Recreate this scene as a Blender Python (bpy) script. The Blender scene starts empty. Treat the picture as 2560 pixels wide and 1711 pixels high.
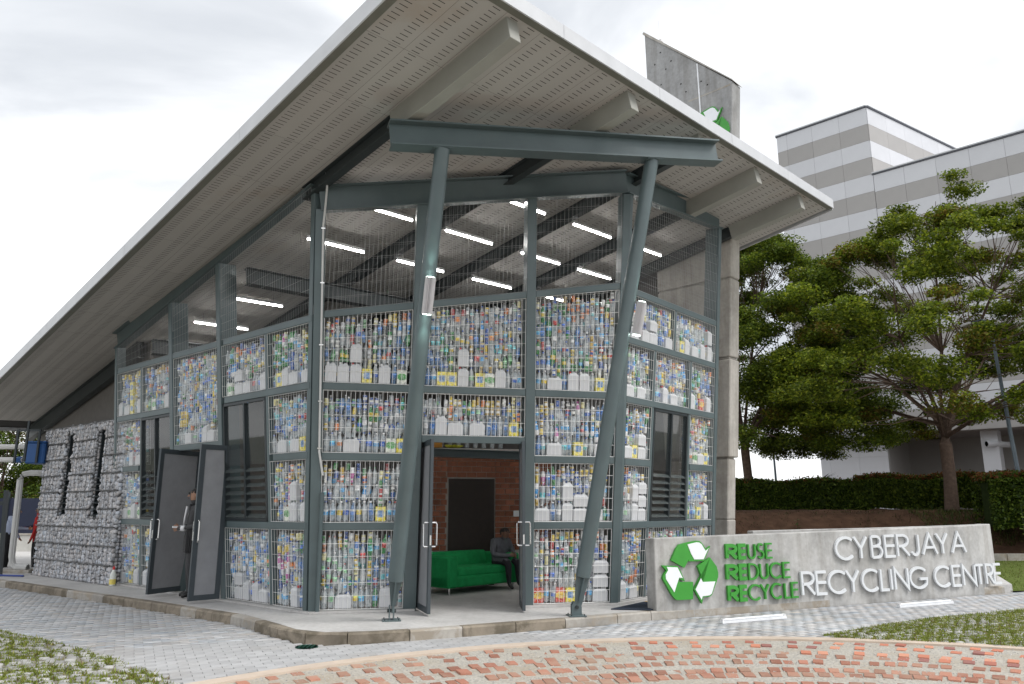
import bpy, bmesh, math, random
import numpy as np
from mathutils import Vector, Matrix
from math import radians, sin, cos, pi, atan2, sqrt
random.seed(7); RNG = np.random.default_rng(7)
SC = bpy.context.scene
COL = SC.collection
V = lambda *p: np.array(p, float)

# ------------------------------------------------------------------ camera, sky, sun, exposure
cam_d = bpy.data.cameras.new('camera'); cam = bpy.data.objects.new('camera', cam_d); COL.objects.link(cam)
cam.location = (0, 0, 1.5); cam.rotation_euler = (radians(90 + 12.39), 0, 0)
cam_d.sensor_width = 36; cam_d.lens = 26.66; cam_d.clip_end = 3000; cam_d.clip_start = .1
SC.camera = cam
SC.view_settings.view_transform = 'Standard'; SC.view_settings.look = 'None'
SC.view_settings.exposure = 0.48; SC.view_settings.gamma = 1.0; SC.view_settings.use_curve_mapping = False
SC.cycles.max_bounces = 8; SC.cycles.transparent_max_bounces = 24; SC.cycles.diffuse_bounces = 4
SC.cycles.glossy_bounces = 3; SC.cycles.transmission_bounces = 4
SC.cycles.sample_clamp_indirect = 4; SC.cycles.caustics_reflective = False; SC.cycles.caustics_refractive = False
SC.cycles.use_denoising = True

SUN_EL, SUN_AZ = radians(52), radians(112)      # azimuth clockwise from +Y (the way the camera looks)
world = bpy.data.worlds.new('World'); SC.world = world; world.use_nodes = True
nt = world.node_tree; nt.nodes.clear(); N = nt.nodes.new; LK = nt.links.new
wo = N('ShaderNodeOutputWorld'); bg = N('ShaderNodeBackground'); bg.inputs['Strength'].default_value = .1
sky = N('ShaderNodeTexSky'); sky.sky_type = 'NISHITA'; sky.sun_disc = False
sky.sun_elevation = SUN_EL; sky.sun_rotation = SUN_AZ
tc = N('ShaderNodeTexCoord'); mp = N('ShaderNodeMapping'); mp.inputs['Scale'].default_value = (1, 1, 2.2)
mp.inputs['Location'].default_value = (.35, .1, .2)
n1 = N('ShaderNodeTexNoise'); n1.inputs['Scale'].default_value = 1.7; n1.inputs['Detail'].default_value = 7; n1.inputs['Roughness'].default_value = .5
n1.inputs['Distortion'].default_value = .5
cr = N('ShaderNodeValToRGB'); cr.color_ramp.interpolation = 'EASE'
e = cr.color_ramp.elements; e[0].position = .36; e[0].color = (5.6, 5.85, 6.2, 1); e[1].position = .60; e[1].color = (10.4, 10.5, 10.6, 1)
mx = N('ShaderNodeMix'); mx.data_type = 'RGBA'; mx.inputs[0].default_value = .93
LK(tc.outputs['Generated'], mp.inputs[0]); LK(mp.outputs[0], n1.inputs['Vector']); LK(n1.outputs['Fac'], cr.inputs[0])
LK(sky.outputs[0], mx.inputs[6]); LK(cr.outputs[0], mx.inputs[7]); LK(mx.outputs[2], bg.inputs['Color']); LK(bg.outputs[0], wo.inputs[0])
sd = bpy.data.lights.new('sun', 'SUN'); sd.energy = 2.0; sd.angle = radians(25); sd.color = (1, .98, .95)
sun = bpy.data.objects.new('sun', sd); COL.objects.link(sun); sun.location = (30, -20, 40)
sun.rotation_euler = Vector((-sin(SUN_AZ) * cos(SUN_EL), -cos(SUN_AZ) * cos(SUN_EL), -sin(SUN_EL))).to_track_quat('-Z', 'Y').to_euler()

# ------------------------------------------------------------------ materials
def new_mat(name):
    m = bpy.data.materials.new(name); m.use_nodes = True
    return m, m.node_tree, m.node_tree.nodes['Principled BSDF']
def ramp(t, fac, stops):
    r = t.nodes.new('ShaderNodeValToRGB'); el = r.color_ramp.elements
    while len(el) < len(stops): el.new(.5)
    for q, (p, c) in zip(el, stops): q.position = p; q.color = (*c, 1)
    t.links.new(fac, r.inputs[0]); return r.outputs[0]
def noise(t, scale, detail=4, rough=.55, stretch=(1, 1, 1), dist=0):
    tc = t.nodes.new('ShaderNodeTexCoord'); mp = t.nodes.new('ShaderNodeMapping'); mp.inputs['Scale'].default_value = stretch
    n = t.nodes.new('ShaderNodeTexNoise'); n.inputs['Scale'].default_value = scale; n.inputs['Detail'].default_value = detail
    n.inputs['Roughness'].default_value = rough; n.inputs['Distortion'].default_value = dist
    t.links.new(tc.outputs['Object'], mp.inputs[0]); t.links.new(mp.outputs[0], n.inputs['Vector']); return n.outputs['Fac']
def mixc(t, fac, a, b, mode='MIX'):
    m = t.nodes.new('ShaderNodeMix'); m.data_type = 'RGBA'; m.blend_type = mode
    for k, v in ((0, fac), (6, a), (7, b)):
        if hasattr(v, 'links') or hasattr(v, 'is_linked'): t.links.new(v, m.inputs[k])
        else: m.inputs[k].default_value = v if k == 0 else (*v, 1)
    return m.outputs[2]
def bump(t, b, h, strength=.3, dist=.01):
    n = t.nodes.new('ShaderNodeBump'); n.inputs['Strength'].default_value = strength; n.inputs['Distance'].default_value = dist
    t.links.new(h, n.inputs['Height']); t.links.new(n.outputs[0], b.inputs['Normal'])
def objrand(t):
    return t.nodes.new('ShaderNodeObjectInfo').outputs['Random']
def world_noise(t, scale, detail=4):
    g = t.nodes.new('ShaderNodeNewGeometry'); n = t.nodes.new('ShaderNodeTexNoise'); n.inputs['Scale'].default_value = scale; n.inputs['Detail'].default_value = detail
    n.inputs['Roughness'].default_value = .62; t.links.new(g.outputs['Position'], n.inputs['Vector']); return n.outputs['Fac']
def plain(name, c, rough=.5, metal=0, spec=.5, var=.12, scale=6, bmp=0, bscale=40, rnd=0, dirt=None):
    m, t, b = new_mat(name)
    f = noise(t, scale, 5)
    col = ramp(t, f, [(.25, tuple(x * (1 - var) for x in c)), (.75, tuple(min(1, x * (1 + var)) for x in c))])
    if rnd:
        r = ramp(t, objrand(t), [(0, (1 - rnd,) * 3), (1, (1, 1, 1))]); col = mixc(t, 1.0, col, r, 'MULTIPLY')
    if dirt:                                     # (scale, low, high, colour): stains that lie on the site, not on the single piece
        col = mixc(t, ramp(t, world_noise(t, dirt[0], 6), [(dirt[1], (0, 0, 0)), (dirt[2], (1, 1, 1))]), col, mixc(t, .55, col, dirt[3]))
    t.links.new(col, b.inputs['Base Color'])
    b.inputs['Roughness'].default_value = rough; b.inputs['Metallic'].default_value = metal
    b.inputs['Specular IOR Level'].default_value = spec
    if bmp: bump(t, b, noise(t, bscale, 3), bmp, .01)
    return m
def concrete(name, c, dark=.62, rough=.85, streak=True, grime=None):
    m, t, b = new_mat(name)
    big = noise(t, 1.3, 6, .6); fine = noise(t, 14, 5, .6)
    col = ramp(t, big, [(.3, tuple(x * dark for x in c)), (.52, c), (.75, tuple(min(1, x * 1.18) for x in c))])
    col = mixc(t, .5, col, ramp(t, fine, [(.35, (.72, .71, .69)), (.65, (1, 1, 1))]), 'MULTIPLY')
    if streak:
        s = noise(t, 5, 4, .6, (1, 1, .12))
        col = mixc(t, .6, col, ramp(t, s, [(.38, (.72, .70, .67)), (.55, (1, 1, 1))]), 'MULTIPLY')
    if grime:
        g = noise(t, 3.2, 6, .65, (1, 1, 1), .4)
        gm = ramp(t, g, [(.47, (0, 0, 0)), (.6, (1, 1, 1))])
        col = mixc(t, gm, col, grime)
    pit = t.nodes.new('ShaderNodeTexVoronoi'); pit.inputs['Scale'].default_value = 9
    tcn = t.nodes.new('ShaderNodeTexCoord'); t.links.new(tcn.outputs['Object'], pit.inputs['Vector'])
    col = mixc(t, .55, col, ramp(t, pit.outputs['Distance'], [(.03, (.35, .34, .32)), (.07, (1, 1, 1))]), 'MULTIPLY')
    t.links.new(col, b.inputs['Base Color']); b.inputs['Roughness'].default_value = rough
    bump(t, b, fine, .25, .01); return m
def attr_mat(name, rough=.4, alpha=False, spec=.5, var=0, trans=0, prints=0):
    m, t, b = new_mat(name)
    a = t.nodes.new('ShaderNodeAttribute'); a.attribute_name = 'Col'
    col = a.outputs['Color']
    if var:
        col = mixc(t, 1.0, col, ramp(t, noise(t, var, 3), [(.3, (.7, .7, .7)), (.7, (1.15, 1.15, 1.15))]), 'MULTIPLY')
    if prints:                                   # printed labels and crumpled film: small blotches in the colour
        col = mixc(t, ramp(t, world_noise(t, prints, 2), [(.44, (0, 0, 0)), (.54, (.30, .30, .30))]), col, (.68, .70, .71)); col = mixc(t, 1.0, col, ramp(t, world_noise(t, prints * .55, 3), [(.34, (.62, .62, .64)), (.58, (1.22, 1.22, 1.2))]), 'MULTIPLY')
    t.links.new(col, b.inputs['Base Color']); b.inputs['Roughness'].default_value = rough
    b.inputs['Specular IOR Level'].default_value = spec
    if alpha: t.links.new(a.outputs['Alpha'], b.inputs['Alpha'])
    if trans:
        out = t.nodes['Material Output']; tr = t.nodes.new('ShaderNodeBsdfTranslucent'); t.links.new(col, tr.inputs['Color'])
        mxs = t.nodes.new('ShaderNodeMixShader'); mxs.inputs[0].default_value = trans
        t.links.new(b.outputs[0], mxs.inputs[1]); t.links.new(tr.outputs[0], mxs.inputs[2]); t.links.new(mxs.outputs[0], out.inputs[0])
    return m
def emit(name, c, s):
    m, t, b = new_mat(name)
    b.inputs['Base Color'].default_value = (.9, .9, .9, 1)
    b.inputs['Emission Color'].default_value = (*c, 1); b.inputs['Emission Strength'].default_value = s; return m

M = {}
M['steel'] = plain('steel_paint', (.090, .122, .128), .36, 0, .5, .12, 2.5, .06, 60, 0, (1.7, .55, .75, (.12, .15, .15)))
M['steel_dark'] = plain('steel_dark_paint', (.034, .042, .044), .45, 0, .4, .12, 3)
M['frame'] = plain('dark_aluminium', (.028, .036, .04), .35, .2, .5, .08)
M['door_frame'] = plain('door_frame_grey', (.055, .068, .078), .4, .1, .5, .08)
M['door_panel'] = plain('door_panel_grey', (.27, .275, .29), .55, 0, .4, .1, 5)
M['chrome'] = plain('brushed_steel', (.7, .7, .7), .22, 1, .5, .05)
M['wire'] = plain('galvanised_wire', (.78, .78, .77), .5, 0, .4, .05)
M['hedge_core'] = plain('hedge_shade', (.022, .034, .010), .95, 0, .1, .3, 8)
M['wire_dark'] = plain('gabion_wire', (.12, .12, .12), .5, .3, .4, .1)
M['soffit'] = plain('soffit_board', (.43, .412, .39), .8, 0, .3, .04, 1.1, 0, 40, .05, (.55, .58, .74, (.34, .26, .19)))
M['slot'] = plain('void_shade', (.02, .018, .016), .9)  # near-black colour stands in for the shade inside openings
M['casing'] = plain('rafter_casing_paint', (.31, .31, .28), .55, 0, .4, .06, 3)
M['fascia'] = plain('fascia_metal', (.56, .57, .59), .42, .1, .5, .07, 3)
M['lip'] = plain('gutter_underside_shade', (.15, .15, .125), .6, 0, .4, .1)  # dark olive carries the shadow under the gutter edge in its colour
M['conc'] = concrete('sign_concrete', (.48, .475, .465))
M['conc_pillar'] = concrete('pillar_concrete', (.45, .425, .39), .74)
M['conc_tower'] = concrete('tower_concrete', (.36, .36, .36), .74)
M['slab'] = concrete('apron_concrete', (.50, .49, .48), .82, .85, False)
M['kerb_clean'] = concrete('kerb_pale', (.40, .375, .34), .7, .85, False, (.30, .26, .21))
M['kerb_dirty'] = concrete('kerb_stained', (.27, .23, .18), .55, .9, False, (.13, .11, .08))
M['mortar'] = plain('mortar_pale', (.62, .60, .56), .9)
M['paver'] = plain('paver_grey', (.45, .45, .455), .88, 0, .3, .16, 5, .2, 90, .2, (.9, .5, .72, (.33, .31, .29)))
M['joint'] = plain('paver_joint', (.40, .395, .38), .95, 0, .2, .2, 20)
M['ring'] = plain('plaza_edge_concrete', (.53, .44, .36), .9, 0, .3, .12, 4, .15, 60)
M['white'] = plain('white_letter_paint', (.68, .70, .72), .4, 0, .5, .03)
M['green'] = plain('green_letter_paint', (.045, .29, .035), .4, 0, .5, .08)
M['logo_white'] = plain('white_panel', (.80, .82, .84), .45, 0, .5, .02)
M['sofa'] = plain('green_sofa_cloth', (.016, .29, .085), .9, 0, .2, .18, 9, .25, 8)
M['dark_wood'] = plain('dark_wood', (.02, .012, .008), .5, 0, .4, .3, 12)
M['interior'] = plain('inner_wall_paint', (.15, .14, .13), .85)
M['pvc'] = plain('pvc_pipe', (.58, .58, .57), .45, 0, .5, .06)
M['blue_tank'] = plain('blue_plastic', (.012, .075, .24), .45)
M['blue_hose'] = plain('blue_hose', (.02, .05, .25), .45)
M['lamp_body'] = plain('lamp_aluminium', (.70, .69, .70), .45, .0, .5, .04)
M['lamp_glow'] = emit('lamp_glow', (.78, 1, .9), 5)
M['tube'] = emit('tube_glow', (1, .98, .95), 24)
M['fixture'] = plain('fixture_white', (.82, .83, .85), .3, .1)
M['mat'] = plain('door_mat', (.035, .045, .065), .95, 0, .2, .2, 40)
M['mat_edge'] = plain('mat_edge', (.45, .30, .13), .9)
M['lid'] = plain('green_lid', (.03, .13, .09), .6)
M['bark'] = plain('bark', (.115, .08, .062), .95, 0, .2, .35, 9, .6, 25)
M['soil'] = plain('soil', (.075, .043, .028), 1, 0, .1, .4, 3, .6, 22)
M['lawn'] = plain('lawn', (.095, .125, .03), 1, 0, .1, .3, 6, .5, 60)
M['gravel'] = plain('gravel', (.42, .395, .35), .95, 0, .2, .35, 38, .8, 90, 0, (1.1, .45, .65, (.36, .30, .22)))
M['turf_base'] = plain('turf_base', (.20, .185, .15), .95, 0, .2, .35, 14, .4, 60)
M['turf_block'] = plain('turf_block', (.42, .42, .415), .9, 0, .3, .15, 9)
M['asphalt'] = plain('far_ground', (.10, .105, .08), 1, 0, .1, .2, .3)
M['panel_white'] = plain('clad_pale', (.63, .635, .665), .45, 0, .4, .04, 1, 0, 40, .06)
M['panel_grey'] = plain('clad_grey', (.385, .37, .36), .5, 0, .4, .05, 1, 0, 40, .08)
M['clad_back'] = plain('clad_joint', (.46, .46, .47), .8)
M['clad_cap'] = plain('clad_cap', (.12, .125, .15), .5)
M['post'] = plain('lamp_post_steel', (.13, .16, .19), .4, .4)
M['leaf'] = attr_mat('leaves', .55, False, .25, 0, .38)
M['recyc'] = attr_mat('recyclables', .12, True, .7, 0, 0, 38)
M['milky'] = attr_mat('milky_plastic', .3, True, .5)
M['mesh'] = plain('mesh_wire', (.40, .40, .40), .5, 0, .4, .05)
M['stone'] = attr_mat('stones', .9, False, .2)
M['brickA'] = plain('brick_red', (.34, .135, .08), .9, 0, .2, .22, 14, .4, 70, .45)
M['plaza_brick'] = plain('plaza_brick', (.47, .22, .155), .92, 0, .2, .25, 16, .35, 80, .42, (1.3, .42, .62, (.42, .34, .26)))
M['glass'] = None
def glassy():
    m, t, b = new_mat('window_glass')
    b.inputs['Base Color'].default_value = (.05, .06, .062, 1); b.inputs['Roughness'].default_value = .03
    b.inputs['Alpha'].default_value = .45; b.inputs['Specular IOR Level'].default_value = 1.0; b.inputs['Coat Weight'].default_value = 1; b.inputs['Coat Roughness'].default_value = .02; return m
M['glass'] = glassy()
def louvre_glass():
    m, t, b = new_mat('louvre_glass')
    b.inputs['Base Color'].default_value = (.13, .15, .15, 1); b.inputs['Roughness'].default_value = .1
    b.inputs['Alpha'].default_value = .55; b.inputs['Specular IOR Level'].default_value = .9; return m
M['louvre'] = louvre_glass()

# ------------------------------------------------------------------ mesh helpers
def unit(v): v = np.asarray(v, float); return v / np.linalg.norm(v)
class MB:
    def __init__(s): s.v = []; s.f = []; s.c = []; s.mi = []; s.col = None; s.m = 0
    def add(s, vs, fs, col=None):
        o = len(s.v); s.v += [tuple(map(float, p)) for p in vs]
        for f in fs: s.f.append(tuple(i + o for i in f)); s.c.append(col or s.col); s.mi.append(s.m)
        return s
    def box(s, o, x, y, z, col=None):          # corner o and three edge vectors
        o, x, y, z = map(np.asarray, (o, x, y, z))
        p = [o, o + x, o + x + y, o + y]; p += [q + z for q in p]
        return s.add(p, [(3, 2, 1, 0), (4, 5, 6, 7), (0, 1, 5, 4), (1, 2, 6, 5), (2, 3, 7, 6), (3, 0, 4, 7)], col)
    def cbox(s, c, x, y, z, col=None):         # centre and full edge vectors
        c, x, y, z = map(np.asarray, (c, x, y, z)); return s.box(c - x / 2 - y / 2 - z / 2, x, y, z, col)
    def bar(s, p, q, side, w, up, h, col=None):   # beam from p to q, section w along side, h along up (p, q at section centre)
        p, q = np.asarray(p), np.asarray(q); x = np.asarray(side) * w; y = np.asarray(up) * h
        return s.box(p - x / 2 - y / 2, x, y, q - p, col)
    def prism(s, poly, d, col=None):           # planar polygon (3-D points) pushed along d
        n = len(poly); p = [np.asarray(q) for q in poly]; d = np.asarray(d)
        return s.add(p + [q + d for q in p], [tuple(range(n))[::-1], tuple(range(n, 2 * n))] + [(i, (i + 1) % n, (i + 1) % n + n, i + n) for i in range(n)], col)
    def tube(s, pts, r, n=8, cap=True, col=None):
        pts = [np.asarray(p, float) for p in pts]; k = len(pts); rs = r if hasattr(r, '__len__') else [r] * k
        vs = []; ref = V(0, 0, 1)
        for i, p in enumerate(pts):
            d = unit(pts[min(i + 1, k - 1)] - pts[max(i - 1, 0)])
            a = np.cross(d, ref)
            if np.linalg.norm(a) < .05: a = np.cross(d, V(1, .2, 0))
            a = unit(a); b = np.cross(d, a)
            vs += [p + rs[i] * (cos(2 * pi * j / n) * a + sin(2 * pi * j / n) * b) for j in range(n)]
        fs = [(i * n + j, i * n + (j + 1) % n, (i + 1) * n + (j + 1) % n, (i + 1) * n + j) for i in range(k - 1) for j in range(n)]
        if cap: fs += [tuple(range(n))[::-1], tuple(range((k - 1) * n, k * n))]
        return s.add(vs, fs, col)
    def lathe(s, prof, n=10, base=(0, 0, 0), col=None):
        b = np.asarray(base, float); vs = [b + V(r * cos(2 * pi * j / n), r * sin(2 * pi * j / n), z) for r, z in prof for j in range(n)]
        k = len(prof)
        for i in range(k - 1):
            pass
        fs = [(i * n + j, i * n + (j + 1) % n, (i + 1) * n + (j + 1) % n, (i + 1) * n + j) for i in range(k - 1) for j in range(n)]
        fs += [tuple(range(n))[::-1], tuple(range((k - 1) * n, k * n))]
        return s.add(vs, fs, col)
    def mesh(s, name, mat, off=(0, 0, 0)):
        me = bpy.data.meshes.new(name); off = np.asarray(off, float)
        me.from_pydata([tuple(np.asarray(p) - off) for p in s.v], [], s.f)
        for q in (mat if isinstance(mat, (list, tuple)) else [mat]): me.materials.append(q)
        if any(s.mi): me.polygons.foreach_set('material_index', s.mi)
        if any(c is not None for c in s.c):
            a = me.color_attributes.new('Col', 'FLOAT_COLOR', 'CORNER'); arr = []
            for f, c in zip(s.f, s.c): c = c or (.5, .5, .5); c = (*c, 1) if len(c) == 3 else c; arr += list(c) * len(f)
            a.data.foreach_set('color', arr)
        me.update(); return me
    def build(s, name, mat, parent=None, smooth=False, bevel=0, **kw):
        off = worldloc(parent) if parent else V(0, 0, 0)
        me = s.mesh(name, mat, off)
        bm = bmesh.new(); bm.from_mesh(me)
        bmesh.ops.recalc_face_normals(bm, faces=bm.faces)
        if bevel: bmesh.ops.bevel(bm, geom=[e for e in bm.edges if e.is_manifold and e.calc_face_angle(0) > .6], offset=bevel, segments=1, affect='EDGES', clamp_overlap=True)
        bm.to_mesh(me); bm.free()
        if smooth:
            for p in me.polygons: p.use_smooth = True
            try: me.set_sharp_from_angle(angle=radians(40))
            except Exception: pass
        return link(name, me, parent, **kw)
def worldloc(o):
    p = V(0, 0, 0)
    while o: p = p + V(*o.location); o = o.parent
    return p
def link(name, me, parent=None, loc=None, kind=None, label=None, cat=None, group=None):
    o = bpy.data.objects.new(name, me); COL.objects.link(o)
    if parent: o.parent = parent
    if loc is not None: o.location = loc
    return tag(o, label, cat, group, kind)
def tag(o, label=None, cat=None, group=None, kind=None):
    for k, v in (('label', label), ('category', cat), ('group', group), ('kind', kind)):
        if v: o[k] = v
    return o
def thing(name, label, cat, loc=(0, 0, 0), group=None):
    o = bpy.data.objects.new(name, None); COL.objects.link(o); o.location = tuple(map(float, loc)); o.empty_display_size = .2
    return tag(o, label, cat, group)
def np_mesh(name, verts, faces, mat, cols=None, parent=None, smooth=False, **kw):
    """verts (n,3), faces (m,k) all with k corners, cols (m,3|4) one colour per face"""
    verts = np.asarray(verts, np.float32); faces = np.asarray(faces, np.int32); m, k = faces.shape
    if parent is not None: verts = verts - worldloc(parent).astype(np.float32)
    me = bpy.data.meshes.new(name); me.vertices.add(len(verts)); me.vertices.foreach_set('co', verts.ravel())
    me.loops.add(m * k); me.loops.foreach_set('vertex_index', faces.ravel())
    me.polygons.add(m); me.polygons.foreach_set('loop_start', np.arange(0, m * k, k, dtype=np.int32))
    me.polygons.foreach_set('loop_total', np.full(m, k, np.int32))
    me.update(calc_edges=True); me.materials.append(mat)
    if cols is not None:
        cols = np.asarray(cols, np.float32)
        if cols.shape[1] == 3: cols = np.c_[cols, np.ones(m, np.float32)]
        a = me.color_attributes.new('Col', 'FLOAT_COLOR', 'CORNER'); a.data.foreach_set('color', np.repeat(cols, k, 0).astype(np.float32).ravel())
    if smooth: me.polygons.foreach_set('use_smooth', np.ones(m, bool))
    return link(name, me, parent, **kw)

# ------------------------------------------------------------------ site geometry (metres; the apron top is z = 0)
GZ = -.13                                       # paving level
Lc, Rc = V(-2.943, 11.708, 0), V(1.619, 12.751, 0)      # feet of the two front corner columns
dA, dB, dC = V(-.754, .657, 0), V(.9748, .2229, 0), V(.657, .754, 0)
class Facet:                                    # a wall plane that leans outwards
    def __init__(s, P, d, n, lean):
        s.P, s.d, s.n = P, d, n; t = radians(lean); s.u = V(0, 0, cos(t)) + sin(t) * n
        s.out = unit(np.cross(d, s.u)); s.out = s.out if s.out.dot(n) > 0 else -s.out
    def p(s, a, t, o=0.): return s.P + s.d * a + s.u * t + s.out * o
FA = Facet(Lc, dA, V(-.657, -.754, 0), 5.0)
FB = Facet(Lc, dB, V(.2229, -.9748, 0), 6.0)
FC = Facet(Rc, dC, V(.754, -.657, 0), 5.6)
rA, rC = V(-.724, .690, 0), V(.690, .724, 0)    # roof axes: down the slope, across it
def roof(a, c, dz=0):
    P = Lc + rA * a + rC * c; return V(P[0], P[1], 8.051 + .155 * P[0] - .094 * P[1] + dz)
rAs = unit(roof(1, 0) - roof(0, 0)); rCs = unit(roof(0, 1) - roof(0, 0)); rN = unit(np.cross(rCs, rAs)); rN = rN if rN[2] > 0 else -rN
def soffit_z(P): return 8.051 + .155 * P[0] - .094 * P[1]
# ------------------------------------------------------------------ ground, paving, kerbs
def sheet(name, poly, z, mat, kind='structure', parent=None, **kw):
    b = MB(); b.add([(x, y, z) for x, y in poly], [tuple(range(len(poly)))]); o = b.build(name, mat, parent, kind=kind, **kw)
    return o
def inpoly(pts, poly):
    x, y = pts[:, 0], pts[:, 1]; r = np.zeros(len(pts), bool); n = len(poly)
    for i in range(n):
        (x0, y0), (x1, y1) = poly[i], poly[(i + 1) % n]
        if y0 == y1: continue
        c = ((y0 > y) != (y1 > y)) & (x < (x1 - x0) * (y - y0) / (y1 - y0) + x0); r ^= c
    return r
sheet('ground', [(-1500, -60), (1500, -60), (1500, 2500), (-1500, 2500)], GZ - .06, M['asphalt'])
pavement = sheet('pavement', [(-40, -8), (40, -8), (40, 30), (-40, 30)], GZ - .03, M['joint'])
KERB = [(-19, 23.0), (-10.92, 16.92), (-5.86, 13.03), (-3.97, 11.51), (-3.25, 10.65), (-2.84, 10.12), (-2.35, 9.86), (-1.75, 9.95), (-.97, 10.28), (.77, 11.18), (2.06, 11.92), (2.6, 12.2), (10.2, 15.95)]
PLC, PLR = V(2.822, 2.734), 7.71
LG = [(-30, 27), (-7.0, 10.98), (-5.71, 10.08), (-4.31, 8.90), (-3.27, 7.89), (-2.6, 7.2), (-3, 0), (-30, 0)]
LG[0] = (-22, 21.5)
RG = [(4.05, 10.55), (5.41, 11.58), (6.52, 12.26), (8.49, 13.23), (15.5, 16.6), (18, 9), (9.6, 6.4)]
def arc(c, r, a0, a1, n): return [(c[0] + r * cos(radians(a0 + (a1 - a0) * i / n)), c[1] + r * sin(radians(a0 + (a1 - a0) * i / n))) for i in range(n + 1)]
RGP = RG[:5] + RG[5:] + [p for p in arc(PLC, PLR, 30, 78, 12)]
# pavers: running bond, one block = .2 x .1
e1, e2 = V(.898, .440), V(-.440, .898)
def pavers():
    I, J = np.meshgrid(np.arange(-140, 140), np.arange(-40, 260), indexing='ij')
    I, J = I.ravel(), J.ravel()
    u = (I + .5 * (J % 2)) * .208; v = J * .106
    P = u[:, None] * e1 + v[:, None] * e2 + V(-1, 6)
    keep = (P[:, 1] > 7.2) & (P[:, 1] < 20) & (np.abs(P[:, 0]) < P[:, 1] * .72)
    keep &= np.linalg.norm(P - PLC, axis=1) > PLR + .06
    keep &= ~inpoly(P, LG) & ~inpoly(P, RGP)
    kin = [(x, y) for x, y in KERB] + [(25, 23.3), (25, 60), (-19, 60)]
    keep &= ~inpoly(P, kin)
    lawn2 = [(9.75, 15.95), (17.5, 17.4), (30, 18), (30, 40), (9, 40)]
    keep &= ~inpoly(P, lawn2)
    P = P[keep]; P = P[np.argsort(np.linalg.norm(P, axis=1))]
    E1, E2 = V(*e1, 0), V(*e2, 0)
    protos = []
    for k in range(6):
        b = MB(); w, l, h = .204, .1025, .05
        c = .004
        lo = [-E1 * w / 2 - E2 * l / 2, E1 * w / 2 - E2 * l / 2, E1 * w / 2 + E2 * l / 2, -E1 * w / 2 + E2 * l / 2]
        t = [p * (1 - c * 2 / l * .5) + V(0, 0, h) for p in lo]; mid = [p + V(0, 0, h - c) for p in lo]
        b.add(lo + mid + t, [(0, 1, 5, 4), (1, 2, 6, 5), (2, 3, 7, 6), (3, 0, 4, 7), (4, 5, 9, 8), (5, 6, 10, 9), (6, 7, 11, 10), (7, 4, 8, 11), (8, 9, 10, 11)])
        protos.append(b.mesh('paver', M['paver']))
    dz = RNG.normal(0, .0012, len(P))
    for i, (x, y) in enumerate(P[:300]):
        link('paver', protos[i % 6], pavement, loc=(x, y, GZ - .05 + dz[i]))
    R = P[300:]; n = len(R); w, l, h = .204, .1025, .05
    base = np.array([(-w / 2, -l / 2, 0), (w / 2, -l / 2, 0), (w / 2, l / 2, 0), (-w / 2, l / 2, 0), (-w / 2, -l / 2, h), (w / 2, -l / 2, h), (w / 2, l / 2, h), (-w / 2, l / 2, h)])
    B = base[:, :1] * E1 + base[:, 1:2] * E2 + base[:, 2:] * V(0, 0, 1)
    VV = (B[None] + np.c_[R, GZ - .05 + dz[300:]][:, None]).reshape(-1, 3)
    F = np.array([(4, 5, 6, 7), (0, 1, 5, 4), (1, 2, 6, 5), (2, 3, 7, 6), (3, 0, 4, 7)])
    FF = (F[None] + 8 * np.arange(n)[:, None, None]).reshape(-1, 4)
    tone = RNG.normal(1, .10, n) * (1 + .10 * np.sin(R[:, 0] * 1.3 + 2 * np.sin(R[:, 1] * .9)) * np.sin(R[:, 1] * 1.7 + R[:, 0])); warm = RNG.normal(0, .012, n)
    c = np.stack([.44 * tone + warm, .44 * tone, .445 * tone - warm], 1)
    np_mesh('paver_field', VV, FF, M['stone'], np.repeat(c, 5, 0), pavement, kind='stuff')
pavers()
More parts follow.
